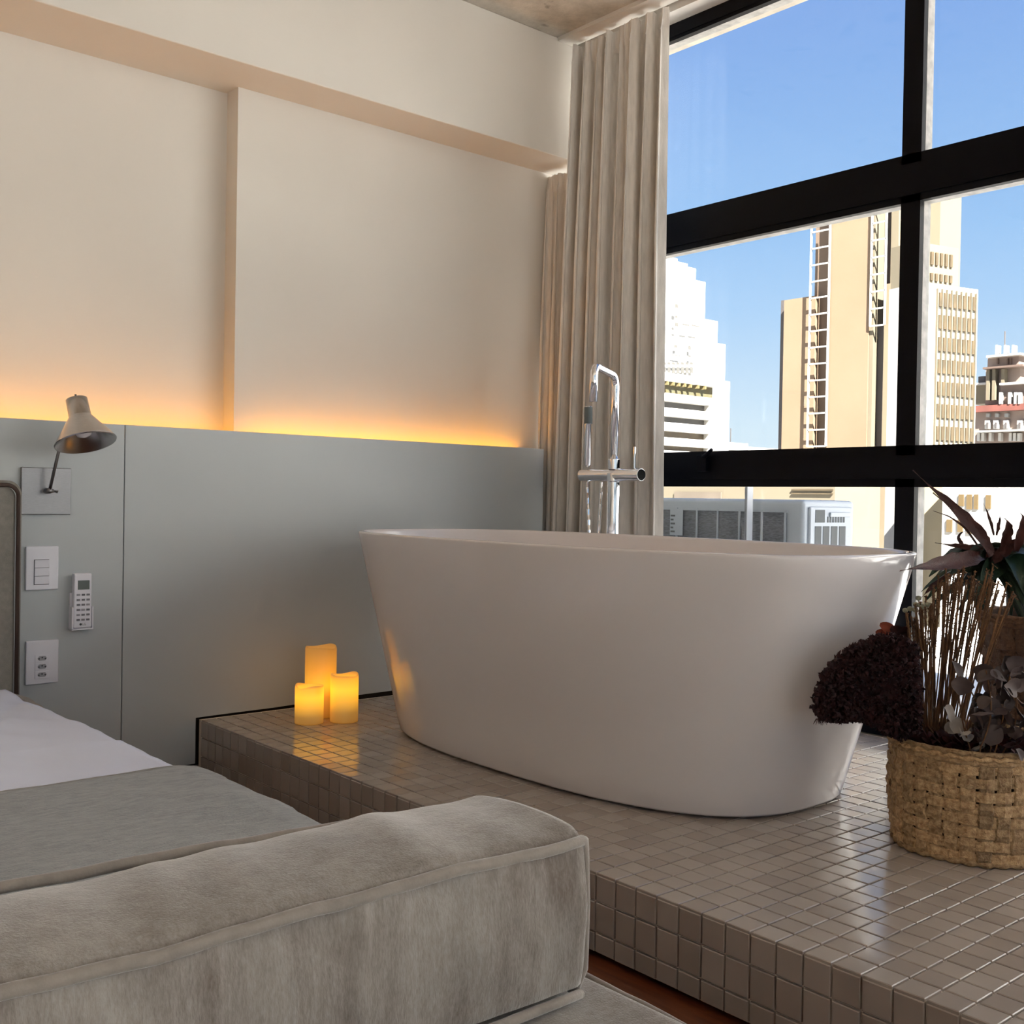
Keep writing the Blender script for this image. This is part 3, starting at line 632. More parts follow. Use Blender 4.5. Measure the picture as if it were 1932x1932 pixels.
# ------------------------------------------------------------------ bench sofa in the foreground
sf = thing('bench_sofa', (.1, .6, 0), 'taupe velvet bench with a low backrest at the foot of the bed', 'sofa')
def softbox(x0, x1, y0, y1, z0, z1, r, crown, nx=70, wr=.004, seed=0, name='backrest', fold=0, lean=0):
    """rounded cushion with crowned top and gathered vertical creases on its front"""
    bm2 = bmesh.new(); bmesh.ops.create_cube(bm2, size=1)
    bm2.free()
    S = []
    # section in (y,z), swept along x
    def sec(x):
        e = min((x - x0) / .05, (x1 - x) / .04, 1.0); e = max(e, 0.0); rr = r
        P = []
        yf, yb = y0, y1
        H_ = z1 - z0
        for t in [i / 14 for i in range(15)]: P.append((yf, z0 + r * .6 + (H_ - 1.0 * r) * t, 'f'))
        for i in range(1, 7):
            a = i / 6 * math.pi / 2; P.append((yf + r * .6 * (1 - math.cos(a)), z1 - r * .4 + r * .4 * math.sin(a), 't'))
        for t in [i / 14 for i in range(1, 14)]: P.append((yf + r * .6 + (yb - yf - 1.2 * r) * t, z1, 'T'))
        for i in range(0, 7):
            a = i / 6 * math.pi / 2; P.append((yb - r * .6 + r * .6 * math.sin(a), z1 - r * .4 + r * .4 * math.cos(a), 't'))
        for t in [i / 14 for i in range(1, 15)]: P.append((yb, z1 - r * .4 - (H_ - 1.0 * r) * t, 'b'))
        P.append((yb - r, z0, 'u')); P.append((yf + r, z0, 'u'))
        return P
    rnd = random.Random(seed)
    folds = [(rnd.uniform(x0 + .9 * (x1 - x0) * .0, x1), rnd.uniform(.008, .022), rnd.uniform(.3, 1) * fold) for _ in range(44)] if fold else []
    xs = []
    for i in range(nx + 1):
        t = i / nx; xs.append(x0 + (x1 - x0) * (1 - (1 - t) ** 1.35))
    rings = []
    for x in xs:
        rg = []
        for (y, z, k) in sec(x):
            fz = (z - z0) / (z1 - z0)
            cr = crown * math.sin(max(0, min(1, (y - y0) / (y1 - y0))) * math.pi) ** .8 if k in 'Tt' else 0
            dy = 0
            if k == 'f':
                dy -= .010 * math.sin(fz * math.pi) * (1)
                for (fx_, fw, fa) in folds:
                    g = math.exp(-((x - fx_) / fw) ** 2); dy += fa * g * (.25 + .75 * fz ** 2) * (1 if fw > .013 else -1)
                dy += wr * noise1(x * 9 + fz * 2, seed)
            if k == 'b': dy += .008 * math.sin(fz * math.pi)
            zz = z + cr + (wr * noise1(x * 8, seed + 2) if k in 'Tt' else 0)
            if k in 'Tt':
                for (fx_, fw, fa) in folds[::3]:
                    zz += fa * .35 * math.exp(-((x - fx_ - (y - y0) * .35) / (fw * 1.6)) ** 2)
            zz += lean * (x - x1)
            # pull the end in
            rg.append(Vector((x, y + dy, zz)))
        rings.append(rg)
    # end cap rounding
    last = rings[-1]; c = sum(last, Vector()) / len(last)
    for s_, dx in ((.985, .006), (.95, .0095), (.6, .014), (.1, .016)):
        rings.append([Vector((x1 + dx, c.y + (p.y - c.y) * s_, c.z + (p.z - c.z) * s_)) for p in last])
    return rings
XB1 = .818
rings = softbox(-1.5, XB1, .84, 1.03, .296, .480, .03, .010, nx=260, wr=.003, seed=4, fold=.0095)
ob('backrest', MB().loft(rings), M_velvet, sf, smooth=True)
# piping: front edge, top back edge, right end edges
def npath(y, z, sd, x0=-1.4, x1=XB1 + .004, n=80, wz=.003, dip=0):
    return [Vector((x0 + (x1 - x0) * i / n, y + .002 * noise1((x0 + (x1 - x0) * i / n) * 7, sd), z - dip * min(1, max(0, (x0 + (x1 - x0) * i / n - .35) / .35)) ** 1.5 + wz * noise1((x0 + (x1 - x0) * i / n) * 8, 6))) for i in range(n + 1)]
e1 = [Vector((XB1 + .011, .842 , .47)), Vector((XB1 + .014, .843, .45)), Vector((XB1 + .0155, .842, .40)), Vector((XB1 + .012, .84, .33)), Vector((XB1 + .002, .845, .303))]
ob('piping', MB().tube(npath(.838, .4725, 1) + e1, .0062, 10), M_pipe, sf, smooth=True)
ob('piping', MB().tube(npath(1.034, .4835, 5, dip=.016) + [Vector((XB1 + .012, 1.02, .47)), Vector((XB1 + .013, 1.02, .40)), Vector((XB1 + .01, 1.02, .31))], .0058, 10), M_pipe, sf, smooth=True)
side = [Vector((XB1 + .010, .84 + .19 * i / 14, .474 + .028 * math.sin(i / 14 * math.pi) ** .8)) for i in range(15)]
ob('piping', MB().tube(npath(.836, .305, 3, wz=.001) + [Vector((XB1 + .01, .86, .303)), Vector((XB1 + .012, 1.0, .303))], .0055, 10), M_pipe, sf, smooth=True)
st = softbox(-1.5, .872, -.25, 1.04, .10, .288, .03, .008, nx=50, wr=.002, seed=8)
ob('seat', MB().loft(st), M_velvet, sf, smooth=True)
ob('piping', MB().tube([Vector((.884 + .002 * noise1(y * 9), y, .2865 + .002 * noise1(y * 7, 2))) for y in [-.25 + i * .03 for i in range(43)]], .0058, 10), M_pipe, sf, smooth=True)
ob('piping', MB().tube([Vector((.893 + .002 * noise1(y * 9, 4), y, .266 + .002 * noise1(y * 7, 2))) for y in [-.25 + i * .03 for i in range(43)]], .0050, 10), M_pipe, sf, smooth=True)
for fx_, fy_ in ((-1.3, -.1), (.75, -.1), (-1.3, .9), (.75, .9)):
    ob('foot', MB().box(fx_ - .03, fx_ + .03, fy_ - .03, fy_ + .03, 0, .11), M_dark, sf)
# ------------------------------------------------------------------ baskets
def strip(mb, pts, wdt, nrm, th=.0016):
    """flat ribbon through pts, width vector direction list"""
    v = []; f = []
    for i, p in enumerate(pts):
        wv = wdt[i]; nn = nrm[i]
        v += [p - wv - nn * th * .3, p + wv - nn * th * .3, p + wv * .8 + nn * th, p - wv * .8 + nn * th]
    for i in range(len(pts) - 1):
        a, b = i * 4, i * 4 + 4
        for k in range(4): f.append((a + k, a + (k + 1) % 4, b + (k + 1) % 4, b + k))
    f += [(0, 1, 2, 3), ((len(pts) - 1) * 4 + 3, (len(pts) - 1) * 4 + 2, (len(pts) - 1) * 4 + 1, (len(pts) - 1) * 4)]
    mb.add(v, f)
def basket(name, c, z0, h, r0, r1, nst, nw, M, label, rnd, swap=2, rim_rows=3):
    t = thing(name, (c[0], c[1], z0), label, 'basket')
    R_ = lambda z: r0 + (r1 - r0) * (z / h) + .006 * math.sin(z / h * math.pi)
    wob = lambda a, z: .003 * math.sin(3 * a + z * 20) + .002 * math.sin(7 * a + 1)
    def pt(a, z, o): 
        rr = R_(z) + wob(a, z) + o; return Vector((c[0] + rr * math.cos(a), c[1] + rr * math.sin(a), z0 + z))
    ob('inner_wall', MB().lathe([(.01, .006), (r0 * .97, .006), (r0 * .97, .02), (r1 * .97 - .0, h - .01)], (c[0], c[1], z0), 48, caps=False), mat('basket_gap', (.06, .03, .014), .9), t, smooth=True)
    hh = (h - .030) / nw
    off = lambda i, j: .0042 * (1 if ((i + j) // swap) % 2 == 0 else -1)
    for i in range(nst):
        a = 2 * math.pi * i / nst; m_ = MB(); pts = []; ws = []; ns = []
        tl = rnd.uniform(-.03, .03)
        for j in range(nw * 2 + 1):
            z = .004 + j * hh / 2; aa = a + tl * z
            o = off(i, j // 2) if j % 2 else 0
            pts.append(pt(aa, z, -o * 1.0)); tg = Vector((-math.sin(aa), math.cos(aa), 0)); ws.append(tg * (math.pi * r1 / nst) * rnd.uniform(.74, 1.0)); ns.append(Vector((math.cos(aa), math.sin(aa), 0)))
        strip(m_, pts, ws, ns, .0024); ob('stake', m_, M, t)
    for j in range(nw):
        m_ = MB(); pts = []; ws = []; ns = []
        zc = .004 + (j + .5) * hh
        for i in range(nst * 2 + 1):
            a = math.pi * i / nst; o = off(i // 2, j) if i % 2 == 0 else 0
            z = zc + .002 * math.sin(a * 5 + j) + rnd.uniform(-.0008, .0008)
            pts.append(pt(a, z, o)); ws.append(Vector((0, 0, hh * .5 * rnd.uniform(.78, .98)))); ns.append(Vector((math.cos(a), math.sin(a), 0)))
        strip(m_, pts, ws, ns, .0024); ob('weaver', m_, M, t)
    for j in range(rim_rows):
        m_ = MB(); z = h - .026 + j * .0088; N = nst * 3
        pts = [pt(2 * math.pi * i / N, z + .0012 * math.sin(i * 2.1), .003 + .0022 * math.sin(i * 2 * math.pi / 3 + j * 2)) for i in range(N + 1)]
        m_.tube(pts, [.0052 + .0012 * math.sin(i * 2 * math.pi / 3 + j * 2) for i in range(N + 1)], 7, caps=False); ob('rim_braid', m_, M, t, smooth=True)
    m_ = MB(); N = nst * 3
    pts = [pt(2 * math.pi * i / N, .006, .003 + .002 * math.sin(i * 2.1)) for i in range(N + 1)]
    m_.tube(pts, [.0055 + .0014 * math.sin(i * 2.1) for i in range(N + 1)], 7, caps=False); ob('base_braid', m_, M, t, smooth=True)
    return t
rnd = random.Random(11)
basket('woven_basket', BK1, ZP, .228, .150, .160, 32, 8, M_straw, 'light straw basket of dried flowers standing on the tiles', rnd)
BK2 = (2.50, 1.055); ZB2 = .375
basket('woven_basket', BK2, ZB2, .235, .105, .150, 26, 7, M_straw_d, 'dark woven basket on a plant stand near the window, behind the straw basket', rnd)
ps = thing('plant_stand', (BK2[0], BK2[1], ZP), 'low dark wooden stand under the rear basket, mostly hidden by the straw basket', 'plant stand')
M_dw = mat('dark_wood', (.03, .016, .010), .5)
ob('top', MB().lathe([(.12, 0), (.125, .004), (.125, .02), (.12, .024)], (BK2[0], BK2[1], ZB2 - .026), 32), M_dw, ps, bevel=.001)
for k in range(3):
    a = k * 2.094 - 1.1; ob('leg', MB().tube([(BK2[0] + .07 * math.cos(a), BK2[1] + .07 * math.sin(a), ZB2 - .024), (BK2[0] + .115 * math.cos(a), BK2[1] + .115 * math.sin(a), ZP)], [.011, .008], 10), M_dw, ps, smooth=True)
# ------------------------------------------------------------------ leaves and flowers
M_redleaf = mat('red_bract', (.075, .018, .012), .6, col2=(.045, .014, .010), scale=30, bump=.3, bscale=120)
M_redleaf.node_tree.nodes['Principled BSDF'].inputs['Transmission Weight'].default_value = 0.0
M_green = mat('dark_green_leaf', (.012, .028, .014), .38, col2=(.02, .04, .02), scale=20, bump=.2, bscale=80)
M_dred = mat('dried_dark_red', (.055, .0045, .004), .85, col2=(.014, .0025, .002), scale=60, objrand=.3)
M_stem = mat('dry_stem', (.20, .095, .035), .8, col2=(.09, .04, .018), scale=50, objrand=.3)
M_silver = mat('dried_silver_leaf', (.105, .075, .066), .7, col2=(.055, .035, .032), scale=25, objrand=.35)
M_btn = mat('button_flower', (.30, .29, .20), .9, var=.2, scale=200)
def leafmesh(pts, wid, normal, cup=.25, ns=5, wav=0.0, seed=0):
    """blade along pts (Vectors), half widths wid, roughly facing normal"""
    mb = MB(); n = len(pts); rows = []
    for i, p in enumerate(pts):
        t = (pts[min(i + 1, n - 1)] - pts[max(i - 1, 0)]).normalized(); s = t.cross(normal).normalized(); nn = s.cross(t)
        row = []
        for j in range(ns):
            u = -1 + 2 * j / (ns - 1)
            row.append(p + s * wid[i] * u + nn * (cup * wid[i] * u * u + wav * math.sin(i * 1.3 + u * 3 + seed)))
        rows.append(row)
    return mb.loft(rows, caps=False, closed=False)
def bez(a, b, c, d, n=12):
    r = []
    for i in range(n):
        t = i / (n - 1); r.append(a * (1 - t) ** 3 + b * 3 * t * (1 - t) ** 2 + c * 3 * t * t * (1 - t) + d * t ** 3)
    return r
pl = thing('bract_plant', (BK2[0], BK2[1], ZB2 + .2), 'plant with curled red-brown bracts over dark green leaves in the rear basket', 'plant')
toC = Vector((-.65, -.76, .1)).normalized()
core = Vector((BK2[0] - .02, BK2[1] + .06, .70))
def P3(px, py, x): return at(px, py, 0, x)
reds = [  # list of (pixel path, x depths, widths)
    ([(1870, 1045), (1840, 1000), (1790, 950), (1722, 887)], (2.42, 2.36, 2.32, 2.28), .022),
    ([(1868, 1050), (1850, 1010), (1815, 975), (1760, 930)], (2.42, 2.40, 2.38, 2.38), .020),
    ([(1855, 1035), (1825, 1035), (1800, 1030), (1764, 1024)], (2.46, 2.45, 2.44, 2.42), .010),
    ([(1850, 1050), (1800, 1065), (1750, 1068), (1697, 1077)], (2.42, 2.31, 2.20, 2.09), .027),
    ([(1830, 1040), (1805, 1030), (1795, 1005), (1830, 1000)], (2.46, 2.45, 2.45, 2.47), .009),
    ([(1850, 1040), (1820, 985), (1795, 975), (1761, 964)], (2.46, 2.46, 2.46, 2.46), .0045),
    ([(1875, 1010), (1870, 985), (1862, 965), (1856, 950)], (2.46, 2.46, 2.47, 2.47), .0048),
    ([(1880, 1010), (1882, 990), (1886, 980), (1889, 968)], (2.46, 2.46, 2.46, 2.46), .0060),
    ([(1890, 1040), (1900, 1000), (1905, 985), (1895, 978)], (2.45, 2.43, 2.43, 2.42), .017),
    ([(1915, 1040), (1925, 1000), (1935, 975), (1925, 968)], (2.45, 2.43, 2.43, 2.42), .016),
    ([(1870, 1060), (1890, 1035), (1925, 1020), (1960, 1000)], (2.45, 2.45, 2.46, 2.46), .018),
    ([(1790, 1075), (1770, 1095), (1755, 1110), (1738, 1128)], (2.46, 2.44, 2.42, 2.42), .012),
]
for i, (pp, xd, wd) in enumerate(reds):
    A = [P3(p[0], p[1], x) for p, x in zip(pp, xd)]; c = bez(*A, n=14)
    ww = [.76 * wd * (math.sin(min(1, (k / 13) * 1.0 + .12) * math.pi) ** .8 * (1 - (k / 13) ** 2 * .6) + .03) * (1 + .12 * math.sin(k * 2.3 + i)) for k in range(14)]
    ww[-1] = wd * .05
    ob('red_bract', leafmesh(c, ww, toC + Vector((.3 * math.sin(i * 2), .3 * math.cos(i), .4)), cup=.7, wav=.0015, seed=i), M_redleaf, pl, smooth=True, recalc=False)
rg = random.Random(5)
for i in range(26):
    a = rg.uniform(0, 1); ex, ey = [(1745, 1140), (1760, 1100), (1790, 1090), (1800, 1150), (1850, 1160), (1900, 1180), (1860, 1120), (1940, 1140), (1960, 1100), (1950, 1060), (1930, 1120), (1735, 1120), (1830, 1130)][i % 13]
    x_ = rg.uniform(2.40, 2.56); A0 = P3(rg.uniform(1860, 1920), rg.uniform(1030, 1080), 2.48); A3 = P3(ex + rg.uniform(-10, 10), ey + rg.uniform(-12, 12), x_)
    mid = (A0 + A3) / 2 + Vector((0, 0, .035 + rg.uniform(0, .03)))
    c = bez(A0, A0.lerp(mid, .7), mid, A3, 12)
    ww = [rg.uniform(.014, .019) * (math.sin((k / 11 * .9 + .1) * math.pi) ** .7 + .05) for k in range(12)]
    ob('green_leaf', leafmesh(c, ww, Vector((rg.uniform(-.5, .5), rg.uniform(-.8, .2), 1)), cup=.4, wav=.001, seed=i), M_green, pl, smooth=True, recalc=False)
stem_c = MB()
for i in range(9):
    a = i * .7; b0 = Vector((BK2[0] + .05 * math.cos(a), BK2[1] + .05 * math.sin(a), ZB2 + .06)); stem_c.tube([b0, b0.lerp(core, .5) + Vector((.01, 0, .0)), P3(1880 + 6 * i - 20, 1055, 2.47)], .006, 8)
ob('stalk', stem_c, M_green, pl, smooth=True)
# dense dark heart of overlapping leaves
for i in range(22):
    a = i * 2.4; A0 = P3(1890, 1060, 2.49); r_ = .05 + .03 * (i % 3)
    A3 = A0 + Vector((r_ * math.cos(a) * .8, r_ * math.sin(a), rg.uniform(-.05, .045)))
    c = bez(A0, A0.lerp(A3, .3) + Vector((0, 0, .01)), A0.lerp(A3, .7) + Vector((0, 0, .015)), A3, 8)
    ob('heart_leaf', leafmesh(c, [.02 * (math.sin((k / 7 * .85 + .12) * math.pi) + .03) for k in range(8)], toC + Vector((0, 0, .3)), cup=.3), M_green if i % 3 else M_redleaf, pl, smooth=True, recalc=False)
# dark red dried flower head: fan of frilly spikes leaning left over the straw basket
dk = thing('dried_cockscomb', (BK1[0] - .02, BK1[1] + .06, .36), 'large dark red dried cockscomb head leaning left over the straw basket rim', 'dried flower')
root_ = Vector((BK1[0] - .03, BK1[1] + .05, .375))
def fan_bound(t):      # outer silhouette of the head, pixel polyline
    P = [(1545, 1360), (1529, 1338), (1532, 1305), (1545, 1275), (1565, 1248), (1590, 1225), (1610, 1212), (1640, 1200), (1665, 1192), (1700, 1195), (1735, 1215), (1742, 1300), (1742, 1380), (1700, 1400), (1662, 1382), (1625, 1362), (1585, 1364), (1545, 1360)]
    k = t * (len(P) - 1); i = min(int(k), len(P) - 2); f = k - i
    return P[i][0] * (1 - f) + P[i + 1][0] * f, P[i][1] * (1 - f) + P[i + 1][1] * f
fm = MB()
DEP = lambda px: 1.90 + (px - 1525) / 215 * .14
rg = random.Random(3)
# ruffled fan body: many crumpled lobes filling the head
for i in range(5200):
    t = rg.random(); s = rg.random() ** .38; bx, by = fan_bound(t)
    cx_, cy_ = 1670, 1305
    q = s * rg.uniform(.93, 1.0); px = cx_ + (bx - cx_) * q; py = cy_ + (by - cy_) * q
    dep = DEP(px) + rg.uniform(-.04, .02); p = P3(px, py, dep)
    L_ = rg.uniform(.0035, .0085)
    d = Vector((rg.gauss(0, 1), rg.gauss(0, 1), rg.gauss(0, 1))).normalized(); e = d.orthogonal().normalized() * L_ * .7
    d *= L_
    fm.add([p - d - e * .3, p - d * .2 + e, p + d, p - e * .8 + d * .1, p + d.cross(e).normalized() * L_ * .5], [(0, 1, 4), (1, 2, 4), (2, 3, 4), (3, 0, 4)])
tag(ob('ruffles', fm, M_dred, dk, recalc=False), 'dark red frilly florets', kind='stuff')
cm = MB()
def corecell(u, v):
    bx, by = fan_bound(u); q = .93 * v; px_ = 1670 + (bx - 1670) * q; return P3(px_, 1305 + (by - 1305) * q, DEP(px_) + .012 * math.sin(u * 19) * v)
cm.grid(corecell, 60, 10)
ob('head_core', cm, M_dred, dk, smooth=True, recalc=False, solid=.03)
sm = MB()
for i in range(14):
    a = i * .45; sm.tube([Vector((BK1[0] + .03 * math.cos(a), BK1[1] + .03 * math.sin(a), ZP + .05)), P3(1715 + i * 2, 1392 - i, 2.04), P3(1690 - i * 3, 1350, 2.0)], .003, 6)
ob('stalk', sm, M_dred, dk)
# fringe under the head
fg = MB()
for i in range(90):
    px = 1540 + i * 1.35; py = 1352 - 4 * math.sin(i / 90 * math.pi) ; p = P3(px, py + 4, DEP(px)); q = P3(px - 3 + rg.uniform(-3, 3), py + rg.uniform(11, 18), DEP(px))
    fg.tube([p, q], [.0009, .0004], 4)
ob('fringe', fg, M_dred, dk)
dk['kind_note'] = ''
del dk['kind_note']
fl2 = thing('dried_flower', (BK1[0] - .01, BK1[1] + .1, .36), 'dark red dried flower with two curled orange petals, behind the cockscomb', 'dried flower')
for i, (a, b, wd) in enumerate((((1690, 1200), (1660, 1178), .011), ((1680, 1205), (1652, 1194), .010), ((1700, 1200), (1712, 1184), .013), ((1710, 1210), (1680, 1185), .013))):
    A0, A3 = P3(*a, 2.13), P3(*b, 2.12); c = bez(A0, A0.lerp(A3, .3) + Vector((0, 0, .004)), A0.lerp(A3, .7) + Vector((0, 0, .006)), A3, 8)
    ob('petal', leafmesh(c, [wd * (math.sin((k / 7 * .8 + .15) * math.pi) + .1) for k in range(8)], toC, cup=.5), mat('rust_petal', (.22, .035, .012), .7) if i < 2 else M_dred, fl2, smooth=True, recalc=False)
ob('stem', MB().tube([Vector((BK1[0], BK1[1] + .05, ZP + .05)), P3(1715, 1330, 2.13), P3(1702, 1215, 2.13)], .002, 6), M_stem, fl2)
# dried grasses
rg = random.Random(21)
tips = []
for i in range(84):
    tp = rg.choice([(1735, 1150), (1745, 1130), (1755, 1120), (1768, 1105), (1778, 1095), (1790, 1085), (1800, 1075), (1815, 1070), (1832, 1075), (1840, 1090), (1850, 1110), (1863, 1085), (1875, 1072), (1880, 1100), (1905, 1110), (1720, 1165)])
    bx = 1745 + (tp[0] - 1735) * .45 + rg.uniform(-14, 14)
    tips.append((tp[0] + rg.uniform(-9, 9), tp[1] + rg.uniform(-10, 28), bx))
for i, (tx, ty, bx) in enumerate(tips):
    dep = 2.14 + rg.uniform(-.05, .07)
    b0 = Vector((BK1[0] + rg.uniform(-.06, .06), BK1[1] + rg.uniform(-.05, .06), ZP + .06))
    m1 = P3(bx, 1370, dep); m2 = P3(bx + (tx - bx) * .35, 1270, dep); tp = P3(tx, ty, dep)
    pts = bez(m1, m2, m2.lerp(tp, .55), tp, 12)
    nb = P3(tx + (8 if tx > 1800 else -4), ty + 6, dep)
    if i % 3 == 0: pts.append(nb)
    mb = MB(); mb.tube([b0] + pts, [.0016] * (len(pts) + 1), 5)
    g = thing('grass_stem', b0, 'thin brown dried grass stem standing in the straw basket', 'dried grass', 'dried grass stems in the straw basket')
    ob('stalk', mb, M_stem, g)
    ear = MB(); k0 = 5 if i % 2 else 7
    for k in range(k0, 12):
        for q in range(5):
            p = pts[k].lerp(pts[min(k + 1, 11)], q / 5); d = Vector((rg.gauss(0, 1), rg.gauss(0, 1), .9)).normalized() * .0055; s = d.orthogonal().normalized() * .0024
            ear.add([p - s, p + s, p + d + s * .2, p + d * .5 + d.cross(s).normalized() * .0018], [(0, 1, 2), (0, 2, 3), (1, 3, 2)])
    tag(ob('seed_head', ear, M_stem, g, recalc=False), kind='stuff')
# button flowers
for i, (px, py) in enumerate(((1708, 1151), (1717, 1148), (1727, 1150), (1737, 1142), (1745, 1146), (1733, 1128), (1750, 1140), (1728, 1140))):
    c = P3(px, py, 2.12); mb = MB().lathe([(.001, -.006), (.005, -.004), (.0062, 0), (.005, .003), (.001, .0045)], c, 14)
    t = thing('button_flower', Vector((c.x, c.y, c.z - .006)), 'tiny pale round dried button flower beside the grass stems', 'dried flower', 'pale button flowers')
    ob('bloom', mb, M_btn, t, smooth=True); ob('stem', MB().tube([c - Vector((0, 0, .004)), P3(px + 8, 1220, 2.13), P3(1728 + i * 2, 1360, 2.14), Vector((BK1[0], BK1[1] + .04, ZP + .06))], .0009, 5), M_stem, t)
# silver-dollar branches with round dried leaves
rg = random.Random(8)
branches = [([(1870, 1410), (1850, 1330), (1830, 1290), (1800, 1265)], 2.05), ([(1880, 1410), (1900, 1340), (1895, 1290), (1915, 1250)], 2.06), ([(1850, 1410), (1880, 1350), (1870, 1310), (1860, 1265)], 2.02), ([(1895, 1415), (1925, 1370), (1925, 1300), (1900, 1270)], 2.08), ([(1830, 1410), (1815, 1370), (1812, 1340), (1808, 1300)], 2.03)]
for bi, (pp, dep) in enumerate(branches):
    A = [P3(p[0], p[1], dep) for p in pp]; c = bez(*A, n=12)
    lab = ['dried branch of round mauve-brown leaves arching left, in the straw basket', 'dried branch of round leaves rising highest at the right, in the straw basket', 'dried branch of round leaves in the middle front of the straw basket', 'dried branch of round leaves at the right rim of the straw basket', 'short dried branch with pale leaves left of centre in the straw basket'][bi]
    t = thing('dried_leaf_branch', Vector((BK1[0], BK1[1], ZP + .06)), lab, 'dried branch')
    ob('twig', MB().tube([Vector((BK1[0], BK1[1], ZP + .06))] + c, .0015, 6), M_stem, t, smooth=True)
    for k in range(13 if bi < 4 else 6):
        p = c[min(11, 1 + int(k * .8))] + Vector((rg.uniform(-.015, .015), rg.uniform(-.02, .02), rg.uniform(-.012, .012)))
        d = Vector((rg.gauss(0, .6), rg.gauss(0, .6), rg.gauss(.2, .6))).normalized(); L_ = rg.uniform(.026, .042)
        pts = bez(p, p + d * L_ * .33 + Vector((0, 0, .004)), p + d * L_ * .66 + Vector((0, 0, .004)), p + d * L_, 7)
        nn = toC + Vector((rg.gauss(0, .6), rg.gauss(0, .6), rg.gauss(0, .6)))
        ob('leaf', leafmesh(pts, [L_ * .46 * (math.sin((q / 6 * .88 + .08) * math.pi) ** .6) for q in range(7)], nn, cup=rg.uniform(.1, .6), wav=.001, seed=k), M_silver if bi < 4 else mat('pale_dried_leaf', (.34, .30, .27), .7, var=.2, scale=30), t, smooth=True, recalc=False)
for bi in range(3):
    px = (1790, 1830, 1900)[bi]
    t = thing('dried_rose', P3(px, 1420, 2.07), ['dark maroon dried rose low at the rim below the pale leaves', 'dark maroon dried rose at the centre of the basket rim', 'dark maroon dried rose at the right of the basket rim'][bi], 'dried flower')
    for k in range(16):
        a = k * 2.4; r_ = .006 + k * .0022; b = P3(px, 1405, 2.07) + Vector((r_ * math.cos(a) * .6, r_ * math.sin(a), 0)); d = Vector((math.cos(a) * .02, math.sin(a) * .02, .028 - k * .001))
        ob('petal', leafmesh(bez(b, b + d * .4 + Vector((0, 0, .006)), b + d * .8, b + d, 6), [.016 * math.sin((q / 5 * .8 + .15) * math.pi) for q in range(6)], Vector((math.cos(a), math.sin(a), .2)), cup=.4), M_dred, t, smooth=True, recalc=False)
# filler moss inside the straw basket
mo = MB()
for i in range(420):
    a, r_ = rg.uniform(0, 6.28), .148 * math.sqrt(rg.random()); p = Vector((BK1[0] + r_ * math.cos(a), BK1[1] + r_ * math.sin(a), .345 + rg.uniform(-.02, .03)))
    d = Vector((rg.gauss(0, 1), rg.gauss(0, 1), rg.gauss(.6, 1))).normalized() * .02; e = d.orthogonal().normalized() * .006
    mo.add([p - e, p + e, p + d], [(0, 1, 2)])
tag(ob('dried_foliage', mo, M_dred, recalc=False), 'dark dried foliage filling the straw basket', 'dried foliage', kind='stuff')
# ------------------------------------------------------------------ air-conditioner outside
M_ac = mat('ac_white', (.52, .57, .62), .5, var=.03, scale=5)
M_coil = mat('ac_coil', (.17, .18, .20), .5, var=.4, scale=60, stretch=(1, 1, 6))
XA = 3.34; y0a, y1a = at(1512, 1000, 0, 3.34).y, 3.02; za, zb_ = .30, .857
ac = thing('air_conditioner', (XA + .15, (y0a + y1a) / 2, .16), 'pale grey outdoor air-conditioner unit beyond the lower window pane', 'air conditioner')
ysp = at(1490, 1000, 0, XA).y
hb2 = MB(); hb2.box(XA + .01, XA + .345, y0a, y1a, za, zb_ - .0)
ob('housing', hb2, M_ac, ac, bevel=.018, seg=3)
ob('coil', MB().box(XA + .004, XA + .012, ysp + .02, y1a - .03, za + .04, zb_ - .045), M_coil, ac)
for k in range(7):
    y = ysp + .02 + k * (y1a - .05 - ysp) / 6.0
    ob('guard_wire', MB().box(XA - .004, XA + .002, y - .003, y + .003, za + .03, zb_ - .04), M_ac, ac)
for k in range(5):
    z = zb_ - .045 - k * .12
    ob('guard_wire', MB().box(XA - .004, XA + .002, ysp + .01, y1a - .02, z - .003, z + .003), M_ac, ac)
xs0, xs1 = at(1524, 1000, 1, y0a).x, at(1603, 1000, 1, y0a).x
ob('service_cover', MB().box(xs0, xs1, y0a - .010, y0a + .003, za + .02, zb_ - .025), M_ac, ac, bevel=.006, seg=2)
M_slot = mat('ac_slot', (.13, .14, .14), .8)
def aslot(px0, py0, px1, py1):
    a, b = at(px0, py0, 1, y0a - .011), at(px1, py1, 1, y0a - .011)
    ob('vent_slot', MB().box(a.x, b.x, y0a - .0115, y0a - .009, b.z, a.z), M_slot, ac)
aslot(1539, 962, 1556, 986)
for k in range(7): aslot(1561 + k * 5.0, 975, 1563.6 + k * 5.0, 986)
for k in range(4): aslot(1538 + k * 15.2, 993, 1549 + k * 15.2, 1032)
ob('cover_ledge', MB().box(at(1560, 970, 1, y0a).x, at(1597, 970, 1, y0a).x, y0a - .018, y0a - .009, .795, .812), M_ac, ac, bevel=.002)
lg = MB()
for k in range(5):
    z = zb_ - .075 - k * .016
    a = at(1268, 960, 0, XA).y; lg.box(XA - .0075, XA - .005, a - .013 - .008 * (k % 2 == 0), a, z, z + .007)
ob('sticker', MB().box(XA - .005, XA - .0035, at(1290, 960, 0, XA).y, at(1266, 960, 0, XA).y, zb_ - .15, zb_ - .045), M_ac, ac); ob('sticker_bar', lg, M_slot, ac)
for yy_ in (y0a + .12, y1a - .12): ob('foot', MB().box(XA + .02, XA + .32, yy_ - .02, yy_ + .02, .16, za), M_ac, ac)
